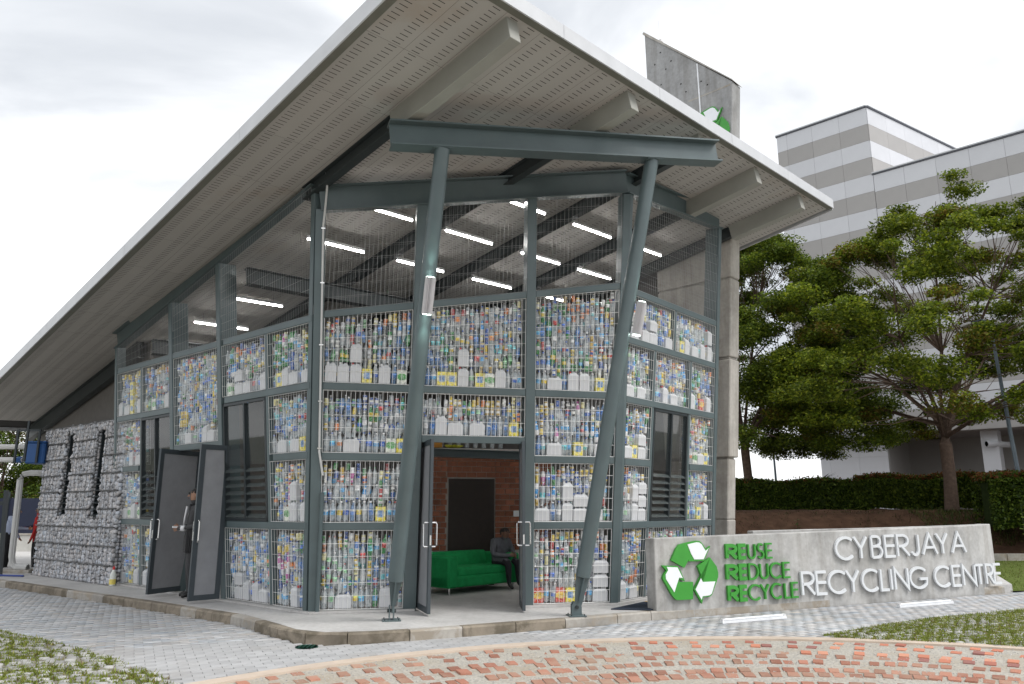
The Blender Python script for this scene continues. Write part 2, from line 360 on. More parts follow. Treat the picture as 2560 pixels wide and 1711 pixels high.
# round brick plaza with a pale concrete edge
outer, inner = arc(PLC, PLR + .05, 0, 360, 160)[:-1], arc(PLC, PLR - .15, 0, 360, 160)[:-1]
b = MB(); n = len(outer)
b.add([(x, y, GZ + .004) for x, y in outer] + [(x, y, GZ + .004) for x, y in inner] + [(x, y, GZ - .06) for x, y in outer] + [(x, y, GZ - .06) for x, y in inner],
      [(i, (i + 1) % n, (i + 1) % n + n, i + n) for i in range(n)] + [(i, i + 2 * n, (i + 1) % n + 2 * n, (i + 1) % n) for i in range(n)] + [(i + n, (i + 1) % n + n, (i + 1) % n + 3 * n, i + 3 * n) for i in range(n)])
b.build('plaza_edging', M['ring'], kind='structure')
plaza = sheet('plaza', inner, GZ - .018, M['gravel'])
def plaza_bricks():
    rows = [(7.43, .25, .105, .16, .4), (7.14, .25, .108, .185, .35), (6.715, .218, .112, .205, .12), (6.495, .218, .112, .205, .12), (6.15, .147, .096, .20, .1), (5.73, .152, .108, .205, .08), (5.505, .152, .108, .205, .08),
            (5.05, .15, .108, .2, .1), (4.83, .15, .108, .2, .1), (4.5, .15, .108, .2, .1)]
    out = []
    for ri, (R, pitch, w, l, jit) in enumerate(rows):
        n = int(2 * pi * R / pitch); ph = RNG.random()
        if ri in (3, 6, 8): ph = last
        last = ph
        for k in range(n):
            if RNG.random() < (.14 if ri < 2 else .03): continue
            a = 2 * pi * (k + ph) / n + RNG.normal(0, jit * .025)
            r = R + RNG.normal(0, jit * .05)
            p = PLC + r * V(cos(a), sin(a))
            if p[1] < 7.2 or abs(p[0]) > p[1] * .74: continue
            out.append((np.hypot(*p), p[0], p[1], a - .24 + RNG.normal(0, .02 + jit * .12), w * RNG.uniform(.88, 1.08), l * RNG.uniform(.9, 1.05), RNG.normal(0, .004)))
    out.sort()
    protos = []
    for k in range(4):
        b = MB(); b.cbox((0, 0, -.02), (1, 0, 0), (0, 1, 0), (0, 0, .06))
        me = b.mesh('brick', M['plaza_brick']); bm = bmesh.new(); bm.from_mesh(me)
        for v in bm.verts:
            v.co.x += RNG.normal(0, .03); v.co.y += RNG.normal(0, .04)
        bmesh.ops.bevel(bm, geom=[e for e in bm.edges if max(v.co.z for v in e.verts) > 0 and min(v.co.z for v in e.verts) > 0], offset=.012, segments=1, affect='EDGES')
        bmesh.ops.recalc_face_normals(bm, faces=bm.faces); bm.to_mesh(me); bm.free(); protos.append(me)
    rest = MB()
    pal = [(.55, .23, .15), (.50, .20, .13), (.38, .15, .11), (.58, .28, .19), (.30, .14, .12)]
    for i, (d, x, y, a, w, l, dz) in enumerate(out):
        if i < 300:
            o = link('brick', protos[i % 4], plaza, loc=(x, y, GZ - .019 + dz)); o.rotation_euler = (RNG.normal(0, .012), RNG.normal(0, .012), a); o.scale = (l, w, 1)
        else:
            r = V(cos(a), sin(a), 0); t = V(-sin(a), cos(a), 0)
            rest.cbox(V(x, y, GZ - .039 + dz), r * l, t * w, V(0, 0, .06), pal[i % 5])
    rest.build('brick_field', M['stone'], plaza, kind='stuff')
    return len(out)
plaza_bricks()
def pebbles():
    n = 9000
    a = RNG.uniform(radians(20), radians(160), n); r = PLR * np.sqrt(RNG.uniform(.36, .97, n))
    P = PLC + np.stack([r * np.cos(a), r * np.sin(a)], 1); k = (P[:, 1] > 7.2); P = P[k]; n = len(P)
    s = RNG.uniform(.005, .014, n)
    base = np.array([(1, 0, 0), (-.5, .87, 0), (-.5, -.87, 0), (.1, .05, .9)])
    th = RNG.uniform(0, 6.28, n); c, sn = np.cos(th), np.sin(th)
    B = np.repeat(base[None], n, 0) * s[:, None, None]
    X = B[..., 0] * c[:, None] - B[..., 1] * sn[:, None]; Y = B[..., 0] * sn[:, None] + B[..., 1] * c[:, None]
    VV = np.stack([X + P[:, :1], Y + P[:, 1:], B[..., 2] + GZ - .018], -1).reshape(-1, 3)
    F = (np.array([(0, 1, 3), (1, 2, 3), (2, 0, 3)])[None] + 4 * np.arange(n)[:, None, None]).reshape(-1, 3)
    t = RNG.uniform(.25, .46, n)[:, None] * np.array([[1, .97, .92]])
    tag(np_mesh('gravel', VV, F, M['stone'], np.repeat(t, 3, 0), kind='stuff'), 'loose grey gravel between the red bricks of the round plaza')
pebbles()
# apron slab and kerb stones
back = [(14, 24), (14, 40), (-19, 40)]
def inset(poly, d):
    out = []
    for i, p in enumerate(poly):
        a = np.array(poly[max(i - 1, 0)]); c = np.array(poly[min(i + 1, len(poly) - 1)]); t = unit(c - a); out.append(tuple(np.array(p) + d * V(-t[1], t[0])))
    return out
KI = inset(KERB, .14)
b = MB(); b.prism([V(x, y, GZ - .05) for x, y in KI + back], V(0, 0, -GZ + .05)); apron = b.build('apron', M['slab'], kind='structure')
def kerbs():
    pts = [V(*p) for p in KERB]; pin = [V(*p) for p in KI]
    seg = []                                             # resample both lines to about .6 m stones
    L = [0]
    for i in range(len(pts) - 1): L.append(L[-1] + np.linalg.norm(pts[i + 1] - pts[i]))
    def at(line, s):
        i = min(max(np.searchsorted(L, s) - 1, 0), len(pts) - 2); f = (s - L[i]) / (L[i + 1] - L[i]); return line[i] * (1 - f) + line[i + 1] * f
    s = 5.0; k = 0
    while s < L[-1] - 1:
        st = RNG.uniform(.55, .95) if not (15.5 < s < 19.5) else RNG.uniform(.32, .5); e = min(s + st, L[-1]); g = .006
        o0, o1, i0, i1 = at(pts, s + g), at(pts, e - g), at(pin, s + g), at(pin, e - g)
        b = MB(); t = -.003; bl = .022
        oo0 = o0 + (i0 - o0) * .13; oo1 = o1 + (i1 - o1) * .13
        sec0 = [V(*o0, GZ - .05), V(*o0, t - bl), V(*oo0, t), V(*i0, t), V(*i0, GZ - .05)]
        sec1 = [V(*o1, GZ - .05), V(*o1, t - bl), V(*oo1, t), V(*i1, t), V(*i1, GZ - .05)]
        b.add(sec0 + sec1, [(0, 1, 2, 3, 4), (9, 8, 7, 6, 5)] + [(j, (j + 1) % 5, (j + 1) % 5 + 5, j + 5) for j in range(5)])
        dirty = RNG.random() < (.55 if 15 < s < 22 else .32)
        o = b.build('kerb_stone', M['kerb_dirty' if dirty else 'kerb_clean'], apron)
        s = e; k += 1
kerbs()
# low plinth line under the bottle walls
b = MB()
for P, Q, n in ((FA.p(-.12, 0), FA.p(6.9, 0), FA.n), (FB.p(-.05, 0), FB.p(1.5, 0), FB.n), (FB.p(3.2, 0), FB.p(4.75, 0), FB.n), (FC.p(0, 0), FC.p(3.4, 0), FC.n)):
    P = P * V(1, 1, 0) + V(0, 0, .002); Q = Q * V(1, 1, 0) + V(0, 0, .002); b.box(P - n * .22, Q - P, n * .34, V(0, 0, .028 + (.002 if n is FB.n else 0)))
b.build('plinth', M['slab'], apron)
# turf paving: concrete blocks with grass growing in the gaps
def turf(poly, name, dens, seed, hb, thin=-.3):
    g = np.random.default_rng(seed)
    base = sheet(name, poly, GZ - .012, M['turf_base'])
    xs = [p[0] for p in poly]; ys = [p[1] for p in poly]
    X, Y = np.meshgrid(np.arange(max(min(xs), -13), min(max(xs), 14), .16), np.arange(max(min(ys), 7.1), min(max(ys), 17), .13), indexing='ij')
    X = X + .08 * (np.arange(X.shape[1])[None, :] % 2); P = np.stack([X.ravel(), Y.ravel()], 1) + g.normal(0, .026, (X.size, 2))
    P = P[inpoly(P, poly)]; P = P[np.abs(P[:, 0]) < P[:, 1] * .74]; n = len(P)
    w = g.uniform(.085, .115, n); l = g.uniform(.055, .085, n)
    bs = np.array([(-1, -1, 0), (1, -1, 0), (1, 1, 0), (-1, 1, 0), (-.8, -.75, 1), (.8, -.75, 1), (.8, .75, 1), (-.8, .75, 1)])
    B = np.stack([bs[None, :, 0] * w[:, None] / 2 + P[:, :1], bs[None, :, 1] * l[:, None] / 2 + P[:, 1:], bs[None, :, 2] * .022 + GZ - .014 + 0 * P[:, :1]], -1).reshape(-1, 3)
    F = (np.array([(4, 5, 6, 7), (0, 1, 5, 4), (1, 2, 6, 5), (2, 3, 7, 6), (3, 0, 4, 7)])[None] + 8 * np.arange(n)[:, None, None]).reshape(-1, 4)
    t = g.uniform(.26, .46, n)[:, None] * np.array([[1, .99, .95]])
    np_mesh('turf_block_field', B, F, M['stone'], np.repeat(t, 5, 0), base, kind='stuff')
    # blades
    m = dens; Q = np.stack([g.uniform(max(min(xs), -12), min(max(xs), 14), m * 4), g.uniform(7.1, min(max(ys), 17), m * 4)], 1)
    Q = Q[inpoly(Q, poly)]; Q = Q[np.abs(Q[:, 0]) < Q[:, 1] * .74]
    # clumpiness
    f = np.sin(Q[:, 0] * 5.1 + 1.7 * np.sin(Q[:, 1] * 3.3)) + np.sin(Q[:, 1] * 6.3 + 1.3 * np.sin(Q[:, 0] * 4.1)) + np.sin(Q[:, 0] * 17 + Q[:, 1] * 23) * .8
    Q = Q[f > g.normal(thin, .75, len(Q))][:m]; n = len(Q)
    th = g.uniform(0, 6.28, n); h = g.gamma(3, hb / 3, n) + .012; wd = g.uniform(.005, .011, n); ln = g.uniform(.2, 1.3, n) * h
    dx, dy = np.cos(th), np.sin(th)
    a = np.stack([Q[:, 0] - dy * wd, Q[:, 1] + dx * wd, np.full(n, GZ - .01)], 1); c = np.stack([Q[:, 0] + dy * wd, Q[:, 1] - dx * wd, np.full(n, GZ - .01)], 1)
    tp = np.stack([Q[:, 0] + dx * ln, Q[:, 1] + dy * ln, GZ - .01 + h], 1)
    VV = np.stack([a, c, tp], 1).reshape(-1, 3); F = np.arange(3 * n).reshape(-1, 3)
    k = g.random(n)[:, None]; colr = np.where(k < .78, np.array([[.20, .245, .04]]), np.where(k < .93, np.array([[.33, .31, .09]]), np.array([[.16, .10, .05]]))) * g.uniform(.6, 1.35, n)[:, None]
    return np_mesh('grass', VV, F, M['leaf'], colr, kind='stuff')
tag(turf(LG, 'turf_paving', 80000, 3, .017), 'green grass growing between the concrete turf blocks by the grey path, left of the brick plaza')
tag(turf(RGP, 'turf_paving', 130000, 4, .017, -.75), 'green grass growing between the concrete turf blocks in front of the sign wall')
lawn_p = [(9.85, 16.0), (13, 16.55), (30, 17.8), (30, 25.2), (9.2, 25.2), (9.2, 18)]
sheet('lawn', lawn_p, GZ + .006, M['lawn'])
def lawn_grass(poly, m, seed, z, h0, cols, name='grass'):
    g = np.random.default_rng(seed); xs = [p[0] for p in poly]; ys = [p[1] for p in poly]
    Q = np.stack([g.uniform(min(xs), max(xs), m * 2), g.uniform(min(ys), max(ys), m * 2)], 1); Q = Q[inpoly(Q, poly)][:m]; n = len(Q)
    th = g.uniform(0, 6.28, n); h = g.gamma(3, h0 / 3, n); wd = g.uniform(.008, .016, n); ln = g.uniform(.2, 1, n) * h; dx, dy = np.cos(th), np.sin(th)
    zz = np.array([z(*q) for q in Q]) if callable(z) else np.full(n, z)
    a = np.stack([Q[:, 0] - dy * wd, Q[:, 1] + dx * wd, zz], 1); c = np.stack([Q[:, 0] + dy * wd, Q[:, 1] - dx * wd, zz], 1); tp = np.stack([Q[:, 0] + dx * ln, Q[:, 1] + dy * ln, zz + h], 1)
    cs = np.array(cols)[g.integers(0, len(cols), n)] * g.uniform(.6, 1.3, n)[:, None]
    return np_mesh(name, np.stack([a, c, tp], 1).reshape(-1, 3), np.arange(3 * n).reshape(-1, 3), M['leaf'], cs, kind='stuff')
GC = [(.12, .17, .03), (.15, .19, .035), (.2, .2, .06)]
tag(lawn_grass([(9.9, 16.1), (17, 17), (19, 25), (9.9, 25)], 9000, 5, GZ, .03, GC), 'short patchy lawn between the paved path and the far kerb')
# ------------------------------------------------------------------ recycling centre: one building, its frame, roof, doors and windows as parts
HALL = thing('recycling_centre', 'grey steel framed hall with caged bottle walls under a sloping perforated roof', 'building', Lc)
lin = lambda c0, k: (lambda t: c0 + k * t)
cA0, cAm2, cA1, cA2, cAm1, cAL = lin(6.86, .02), lin(5.66, .02), lin(4.22, .05), lin(2.46, .035), lin(1.02, .022), lin(-.03, -.072)
cBL, cB1, cB2, cBR = lin(.03, -.033), lin(1.43, -.003), lin(3.27, -.011), lin(4.68, .026)
cCR, cCm1, cCm2, cCmt, cCE = lin(0, -.036), lin(.90, 0), lin(2.26, -.013), lin(1.56, 0), lin(3.33, -.022)
def tA(s): return 4.89 + (6.94 - s) * .219         # underside of the sloping head beam on each wall
def tB(s): return 6.06 + s * .150
def tC(s): return 6.80 + (s + .19) * .100
def column(F, cf, w, t1, depth=.26, out=.05, name='steel_column', mat='steel', t0=0):
    b = MB(); s0, s1 = cf(t0), cf(t1); x = F.d * w; y = F.out * depth
    o0, o1 = F.p(s0, t0, out) - x / 2 - y, F.p(s1, t1, out) - x / 2 - y
    p = [o0, o0 + x, o0 + x + y, o0 + y, o1, o1 + x, o1 + x + y, o1 + y]
    b.add(p, [(3, 2, 1, 0), (4, 5, 6, 7), (0, 1, 5, 4), (1, 2, 6, 5), (2, 3, 7, 6), (3, 0, 4, 7)])
    return b.build(name, M[mat], HALL, bevel=.006)
def rail(F, sa, sb, t0, t1=None, h=.105, depth=.16, out=.042, name='steel_rail'):
    t1 = t0 if t1 is None else t1; b = MB(); y = F.out * depth
    p = [F.p(sa, t0 - h / 2, out - depth), F.p(sb, t1 - h / 2, out - depth), F.p(sb, t1 + h / 2, out - depth), F.p(sa, t0 + h / 2, out - depth)]
    b.prism(p, y); return b.build(name, M['steel'], HALL, bevel=.005)
# corner columns and posts
def bolts(P, ax, ay, n, parent, r=.013):
    for x, y in ((-1, -1), (1, -1), (1, 1), (-1, 1)):
        b = MB(); q = P + ax * x + ay * y; b.tube([q, q + n * .018], r, 6); b.build('bolt', M['steel_dark'], parent)
cc0 = column(FB, cBL, .15, tB(0)); column(FB, cB1, .19, tB(1.43) + .01); column(FB, cB2, .155, tB(3.27)); column(FB, cBR, .13, tB(4.75))
column(FA, lin(.13, -.066), .10, tA(0), .2, .035)
column(FA, cA2, .13, tA(2.6), .34); column(FA, cA1, .13, tA(4.4), .34); column(FA, cA0, .09, tA(6.9), .2)
column(FC, lin(.11, -.034), .08, tC(.1), .2, .035); column(FC, cCE, .12, tC(3.2), .3)
for F, cf, w, t0, t1 in ((FA, cAm1, .07, .05, 4.33), (FA, cAm2, .07, .05, 4.33), (FC, cCm1, .07, .05, 4.25), (FC, cCm2, .07, .05, 4.25), (FC, cCmt, .07, 4.36, 5.1)):
    column(F, cf, w, t1, .1, .03, 'steel_mullion', 'steel', t0)
def RA(a, b, t, g=.075, **k): return rail(FA, a(t) + g, b(t) - g, t, **k)
RA(cAL, cA2, 1.25, .16); RA(cA1, cA0, 1.25); RA(cAL, cAm1, 2.30, .16); RA(cAm2, cA0, 2.30); RA(cAL, cA2, 3.345, .16); RA(cA1, cA0, 3.345); RA(cA2, cA1, 2.61)
RA(cAL, cA2, 4.37, .16); RA(cA2, cA1, 4.37); RA(cA1, cA0, 4.37)
sB = lambda s: 4.43 + .157 * s
for t in (1.25, 2.28, 3.335): rail(FB, cBL(t) + .08, cB1(t) - .1, t); rail(FB, cB2(t) + .08, cBR(t) - .07, t)
rail(FB, cB1(3.335) + .1, cB2(3.335) - .08, 3.335); rail(FB, cB1(2.57) + .1, cB2(2.57) - .08, 2.57)
for a, b_ in ((cBL(4.5) + .08, cB1(4.6) - .1), (cB1(4.7) + .1, cB2(4.9) - .08), (cB2(5) + .08, cBR(5.1) - .07)): rail(FB, a, b_, sB(a), sB(b_))
for t in (1.245, 3.30, 4.30, 5.15): rail(FC, cCR(t) + .15, cCE(t) - .07, t)
rail(FC, cCR(2.27) + .15, cCm1(2.27) - .04, 2.27); rail(FC, cCm2(2.27) + .04, cCE(2.27) - .07, 2.27)
# head beams (I sections)
def ibeam(P, Q, side, up, h, w, tf, tw, name, mat='steel'):
    b = MB(); P, Q = np.asarray(P), np.asarray(Q)
    ax = unit(Q - P); side = unit(side - ax * side.dot(ax)); up = unit(np.cross(side, ax)); up = up if up[2] > 0 else -up
    sec = [(-w / 2, 0), (w / 2, 0), (w / 2, tf), (tw / 2, tf), (tw / 2, h - tf), (w / 2, h - tf), (w / 2, h), (-w / 2, h), (-w / 2, h - tf), (-tw / 2, h - tf), (-tw / 2, tf), (-w / 2, tf)]
    b.prism([P + side * x + up * y for x, y in sec], Q - P); return b.build(name, M[mat], HALL)
def head(F, s0, s1, tf, name='head_beam', h=.36): return ibeam(F.p(s0, tf(s0), -.02), F.p(s1, tf(s1), -.02), F.out, F.u, h, .2, .02, .015, name)
head(FA, 7.0, -.30, tA); head(FB, -.16, 4.90, tB, h=.40); head(FC, -.26, 3.25, tC, h=.36)
# sloping purlins / dark rafters inside, pale boxed rafters outside
CR = [-.55, 1.95, 3.92, 5.87, 7.77]
for i, c in enumerate(CR):
    a0 = (-2.35, -3.55, -4.1, -3.15, -3.1)[i]; a1 = -4.62
    b = MB(); b.bar(roof(a0, c, -.15), roof(a1, c, -.15), rCs, .19, rN, .31); b.build('rafter_casing', M['casing'], HALL, bevel=.006)
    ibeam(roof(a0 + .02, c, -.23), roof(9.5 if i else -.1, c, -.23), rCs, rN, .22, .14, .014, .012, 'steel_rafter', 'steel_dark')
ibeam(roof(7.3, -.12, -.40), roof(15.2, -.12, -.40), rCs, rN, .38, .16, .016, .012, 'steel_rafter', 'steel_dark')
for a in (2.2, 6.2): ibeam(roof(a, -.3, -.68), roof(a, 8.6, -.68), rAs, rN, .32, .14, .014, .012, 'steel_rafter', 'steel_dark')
# header beam on two raking columns
HL, HR = V(-1.62, 9.34, 6.215), V(3.26, 11.09, 6.815)
ibeam(HL, HR, FB.n, V(0, 0, 1), .36, .24, .024, .016, 'header_beam')
def raking(base, top, turn=False):
    base, top = V(*base), V(*top); ax = unit(top - base); L = np.linalg.norm(top - base); s = unit(np.cross(ax, FB.n)); f = unit(np.cross(s, ax)); f = f if f.dot(FB.n) > 0 else -f
    if turn: s, f = f, -s
    b = MB(); b.tube([base + ax * .56, top], .105, 28); col = b.build('raking_column', M['steel'], HALL, smooth=True)
    b = MB(); b.prism([base + ax * .56 - s * .10 + f * .012, base + ax * .56 + s * .10 + f * .012, base + ax * .12 + s * .045 + f * .012, base + ax * .12 - s * .045 + f * .012], -f * .024)
    b.build('taper_plate', M['steel'], col)
    b = MB(); b.prism([base + ax * .56 - f * .09 + s * .01, base + ax * .56 + f * .09 + s * .01, base + ax * .2 + f * .03 + s * .01, base + ax * .2 - f * .03 + s * .01], -s * .02); b.build('stiffener', M['steel'], col)
    for q in (-.035, .022):
        b = MB(); o = base + f * q; b.prism([o - s * .075 + V(0, 0, .012), o + s * .075 + V(0, 0, .012), o + s * .075 + V(0, 0, .14), o + s * .045 + V(0, 0, .19), o - s * .045 + V(0, 0, .19), o - s * .075 + V(0, 0, .14)], f * .014); b.build('clevis_plate', M['steel'], col)
    b = MB(); b.tube([base + V(0, 0, .13) - f * .06, base + V(0, 0, .13) + f * .06], .026, 12); b.build('pin', M['steel_dark'], col, smooth=True)
    b = MB(); b.cbox(base + V(0, 0, .008), s * V(1, 1, 0) * .25, f * V(1, 1, 0) * .25, V(0, 0, .014)); pl = b.build('base_plate', M['steel'], col); bolts(base + V(0, 0, .014), unit(s * V(1, 1, 0)) * .095, unit(f * V(1, 1, 0)) * .095, V(0, 0, 1), col, .009)
    return col, ax, s, f
rk = [raking((-1.656, 10.977, 0), (-.954, 9.556, 6.30), True), raking((.92, 11.442, 0), (2.13, 10.70, 6.68))]
hb = unit(HR - HL); hn = unit(np.cross(hb, V(0, 0, 1))); hn = hn if hn.dot(FB.n) > 0 else -hn
for tp in (V(-.954, 9.556, 6.30), V(2.13, 10.70, 6.68)):
    q = HL + hb * (tp - HL).dot(hb)
    for o in ():
        b = MB(); b.box(q + hb * o - hb * .005 + hn * .009 + V(0, 0, .026), hb * .01, hn * .105, V(0, 0, .308)); b.build('stiffener', M['steel'], HALL)
    b = MB(); b.cbox(q - V(0, 0, .006), hb * .26, hn * .22, V(0, 0, .01)); b.build('cap_plate', M['steel'], HALL)
# conduit down the corner column
b = MB(); b.tube([roof(-.6, -.4, -.02), roof(-.45, -.33, -.12), FB.p(-.15, 6.75, .13), FB.p(-.085, 6.45, .16), FB.p(-.10, 6.1, .085)] + [FB.p(cBL(t) + .045, t, .075) for t in (5.8, 4.6, 3.4, 2.35)] + [FB.p(.03 + .035, 2.0, .075)], .017, 8)
cd = b.build('conduit_pipe', M['pvc'], HALL, smooth=True)
for t in (5.75, 4.9, 3.95, 3.1, 2.4): b = MB(); b.cbox(FB.p(cBL(t) + .045, t, .07), FB.d * .06, FB.out * .05, FB.u * .02); b.build('pipe_clip', M['chrome'], cd)
b = MB(); b.tube([FB.p(.085, .02, .08), FB.p(.07, 1.75, .08)], .03, 10); b.build('conduit_sleeve', M['steel'], HALL, smooth=True)

# ---- roof: soffit boards with slots, deck, fascias
def soffit_mesh(nx=2, ny=16, W=.606, Hh=1.214):
    xs = [0]; cw = W / nx
    for i in range(nx): xs += [i * cw + cw * .5 - .062, i * cw + cw * .5 + .062]
    xs.append(W); ys = [0]; ch = Hh / ny
    for j in range(ny): ys += [j * ch + ch * .5 - .005, j * ch + ch * .5 + .005]
    ys.append(Hh); g = .0016; xs[0] = g; xs[-1] -= g; ys[0] = g; ys[-1] -= g
    b = MB(); nX = len(xs)
    for y in ys:
        for x in xs: b.v.append(tuple(rCs * x + rAs * y))
    for j in range(len(ys) - 1):
        for i in range(nX - 1):
            if i % 2 == 1 and j % 2 == 1: continue
            b.f.append((j * nX + i, j * nX + i + 1, (j + 1) * nX + i + 1, (j + 1) * nX + i)); b.c.append(None); b.mi.append(0)
    return b.mesh('soffit_panel', M['soffit'])
sm = soffit_mesh(); KA, KC = np.linalg.norm(roof(1, 0) - roof(0, 0)), np.linalg.norm(roof(0, 1) - roof(0, 0))
A0R, A1R, C0R, C1R = -4.72, 15.4, -1.90, 9.05
n_p = 0
for j in range(17):
    for i in range(18):
        a, c = A0R + .07 + j * 1.214 / KA, C0R + i * .606 / KC
        if a + 1.2 > A1R + .2: continue
        if a > 8.2 and c > .4: continue
        if a > 3 and c > 6.6: continue
        P = roof(a, c, 0); o = link('soffit_panel', sm, HALL, loc=P - Lc); n_p += 1
b = MB(); b.prism([roof(A0R + .02, C0R - .06, .045), roof(A1R, C0R - .06, .045), roof(A1R, C1R - .03, .045), roof(A0R + .02, C1R - .03, .045)], V(0, 0, .08)); b.build('roof_deck', M['slot'], HALL)  # deck coloured near-black so the slots read as unlit void
b = MB(); b.prism([roof(A0R - .03, C0R - .1, .128), roof(A1R + .03, C0R - .1, .128), roof(A1R + .03, C1R + .02, .128), roof(A0R - .03, C1R + .02, .128)], V(0, 0, .03)); b.build('roof_sheet', M['fascia'], HALL)
def fascia(p, q, h0, h1, out, n=5):
    for i in range(n):
        a = p + (q - p) * (i / n) + unit(q - p) * .003; e = p + (q - p) * ((i + 1) / n) - unit(q - p) * .003
        b = MB(); b.prism([a + V(0, 0, h0), e + V(0, 0, h0), e + V(0, 0, h1), a + V(0, 0, h1)], out); b.build('fascia_board', M['fascia'], HALL)
fascia(roof(A0R - .05, C0R - .13), roof(A1R, C0R - .13), -.06, .165, rC * .022, 5)
fascia(roof(A0R - .06, C0R - .105), roof(A0R - .06, C1R), -.03, .165, rA * .022, 5)
fascia(roof(A0R - .03, C1R + .03), roof(A1R, C1R + .03), -.05, .165, -rC * .022, 5)
fascia(roof(A1R + .03, C0R - .1), roof(A1R + .03, C1R), -.05, .165, -rA * .022, 3)
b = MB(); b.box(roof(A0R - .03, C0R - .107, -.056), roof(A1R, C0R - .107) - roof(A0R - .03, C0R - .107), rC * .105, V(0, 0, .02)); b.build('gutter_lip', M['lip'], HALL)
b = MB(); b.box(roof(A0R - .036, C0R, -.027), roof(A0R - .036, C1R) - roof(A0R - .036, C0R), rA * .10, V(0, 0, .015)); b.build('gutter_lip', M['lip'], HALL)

# ---- wire cages
def wire_panel(F, sl0, sr0, sl1, sr1, t0l, t0r, t1l, t1r, o, pv=.068, ph=.186, r=.003, name='wire_cage', mat='wire', parent=None, frame=True):
    """sl0/sr0: left/right at the bottom, sl1/sr1 at the top"""
    b = MB()
    def pt(x, y):
        tl = t0l + (t1l - t0l) * y; tr = t0r + (t1r - t0r) * y; s = (sl0 + (sl1 - sl0) * y) * (1 - x) + (sr0 + (sr1 - sr0) * y) * x
        return s, tl * (1 - x) + tr * x
    def wire(p, q, oo, rr):
        P, Q = F.p(*p, oo), F.p(*q, oo); ax = unit(Q - P); s = unit(np.cross(ax, F.out)) * rr; n = F.out * rr
        b.add([P - s, P + n, P + s, P - n, Q - s, Q + n, Q + s, Q - n], [(0, 1, 5, 4), (1, 2, 6, 5), (2, 3, 7, 6), (3, 0, 4, 7)])
    w = abs(sr0 - sl0); nv = max(2, int(round(w / pv)))
    for i in range(nv + 1): wire(pt(i / nv, 0), pt(i / nv, 1), o, r if 0 < i < nv else r * 1.5)
    hmax = max(t1l - t0l, t1r - t0r); nh = max(1, int(round(hmax / ph)))
    for j in range(nh + 1): wire(pt(0, j / nh), pt(1, j / nh), o + .005, r if 0 < j < nh else r * 1.5)
    return b.build(name, M[mat], parent or HALL, kind='stuff')
PANELS = []                                      # every caged panel: facet, s(left,right) at bottom/top, t, where it is
def cage(F, ca, cb, t0, t1, where, ga=.08, gb=.08, t1b=None):
    """between two column lines, from t0 to t1 (t1b at the second column)"""
    t1b = t1 if t1b is None else t1b; q = []
    s = [ca(t0) + ga, cb(t0) - gb, ca(t1) + ga, cb(t1b) - gb]
    wire_panel(F, s[0], s[1], s[2], s[3], t0, t0, t1, t1b, .022, r=.0034 if F is FB else .0026)
    wire_panel(F, s[0], s[1], s[2], s[3], t0, t0, t1, t1b, -.18, pv=.075, r=.0022)
    PANELS.append((F, s, t0, t1, t1b, where))
W_B = ['left of the doorway', 'over the doorway', 'right of the doorway']
TB = [(.05, 1.19, 'lowest'), (1.31, 2.22, 'second'), (2.34, 3.275, 'third')]
for t0, t1, nm in TB:
    cage(FB, cBL, cB1, t0, t1, f'{nm} cage {W_B[0]}', .085, .105); cage(FB, cB2, cBR, t0, t1, f'{nm} cage {W_B[2]}', .085, .075)
cage(FB, cBL, cB1, 3.395, sB(.1) - .06, f'top cage {W_B[0]}', .085, .105, sB(1.3) - .06)
cage(FB, cB1, cB2, 2.63, 3.275, f'low cage {W_B[1]}', .105, .085); cage(FB, cB1, cB2, 3.395, sB(1.55) - .06, f'tall cage {W_B[1]}', .105, .085, sB(3.15) - .06)
cage(FB, cB2, cBR, 3.395, sB(3.35) - .06, f'top cage {W_B[2]}', .085, .075, sB(4.7) - .06)
for ca, cb, ga, gb, w in ((cAL, cAm1, .17, .045, 'beside the left corner column'), (cAm1, cA2, .045, .075, 'by the wide louvre window')):
    cage(FA, ca, cb, .05, 1.19, 'lowest cage ' + w.replace('by the wide', 'under the wide'), ga, gb); cage(FA, ca, cb, 3.41, 4.31, 'top cage ' + w.replace('by the wide', 'over the wide'), ga, gb)
cage(FA, cAL, cAm1, 1.31, 2.24, 'second cage beside the left corner column', .17, .045); cage(FA, cAL, cAm1, 2.36, 3.28, 'third cage beside the left corner column', .17, .045)
cage(FA, cA2, cA1, 2.67, 4.31, 'tall cage over the side doors', .075, .075)
for ca, cb, ga, gb in ((cA1, cAm2, .075, .045), (cAm2, cA0, .045, .05)):
    cage(FA, ca, cb, .05, 1.19, 'lowest cage next to the stone wall', ga, gb); cage(FA, ca, cb, 3.41, 4.31, 'top cage next to the stone wall', ga, gb)
cage(FA, cAm2, cA0, 1.31, 2.24, 'second cage next to the stone wall', .045, .05); cage(FA, cAm2, cA0, 2.36, 3.28, 'third cage next to the stone wall', .045, .05)
for t0, t1, nm in ((.05, 1.19, 'lowest'), (1.305, 2.21, 'second'), (2.335, 3.24, 'third'), (3.36, 4.24, 'fourth')):
    cage(FC, cCR, cCm1, t0, t1, nm + ' cage right of the right corner column', .16, .045)
    cage(FC, cCm2, cCE, t0, t1, nm + ' cage beside the concrete fin', .045, .07)
cage(FC, cCm1, cCm2, .05, 1.19, 'cage under the narrow louvre window', .045, .045); cage(FC, cCm1, cCm2, 3.36, 4.24, 'cage over the narrow louvre window', .045, .045)
cage(FC, cCR, cCmt, 4.36, 5.09, 'left top cage of the right wall', .16, .045); cage(FC, cCmt, cCE, 4.36, 5.09, 'right top cage of the right wall', .045, .07)
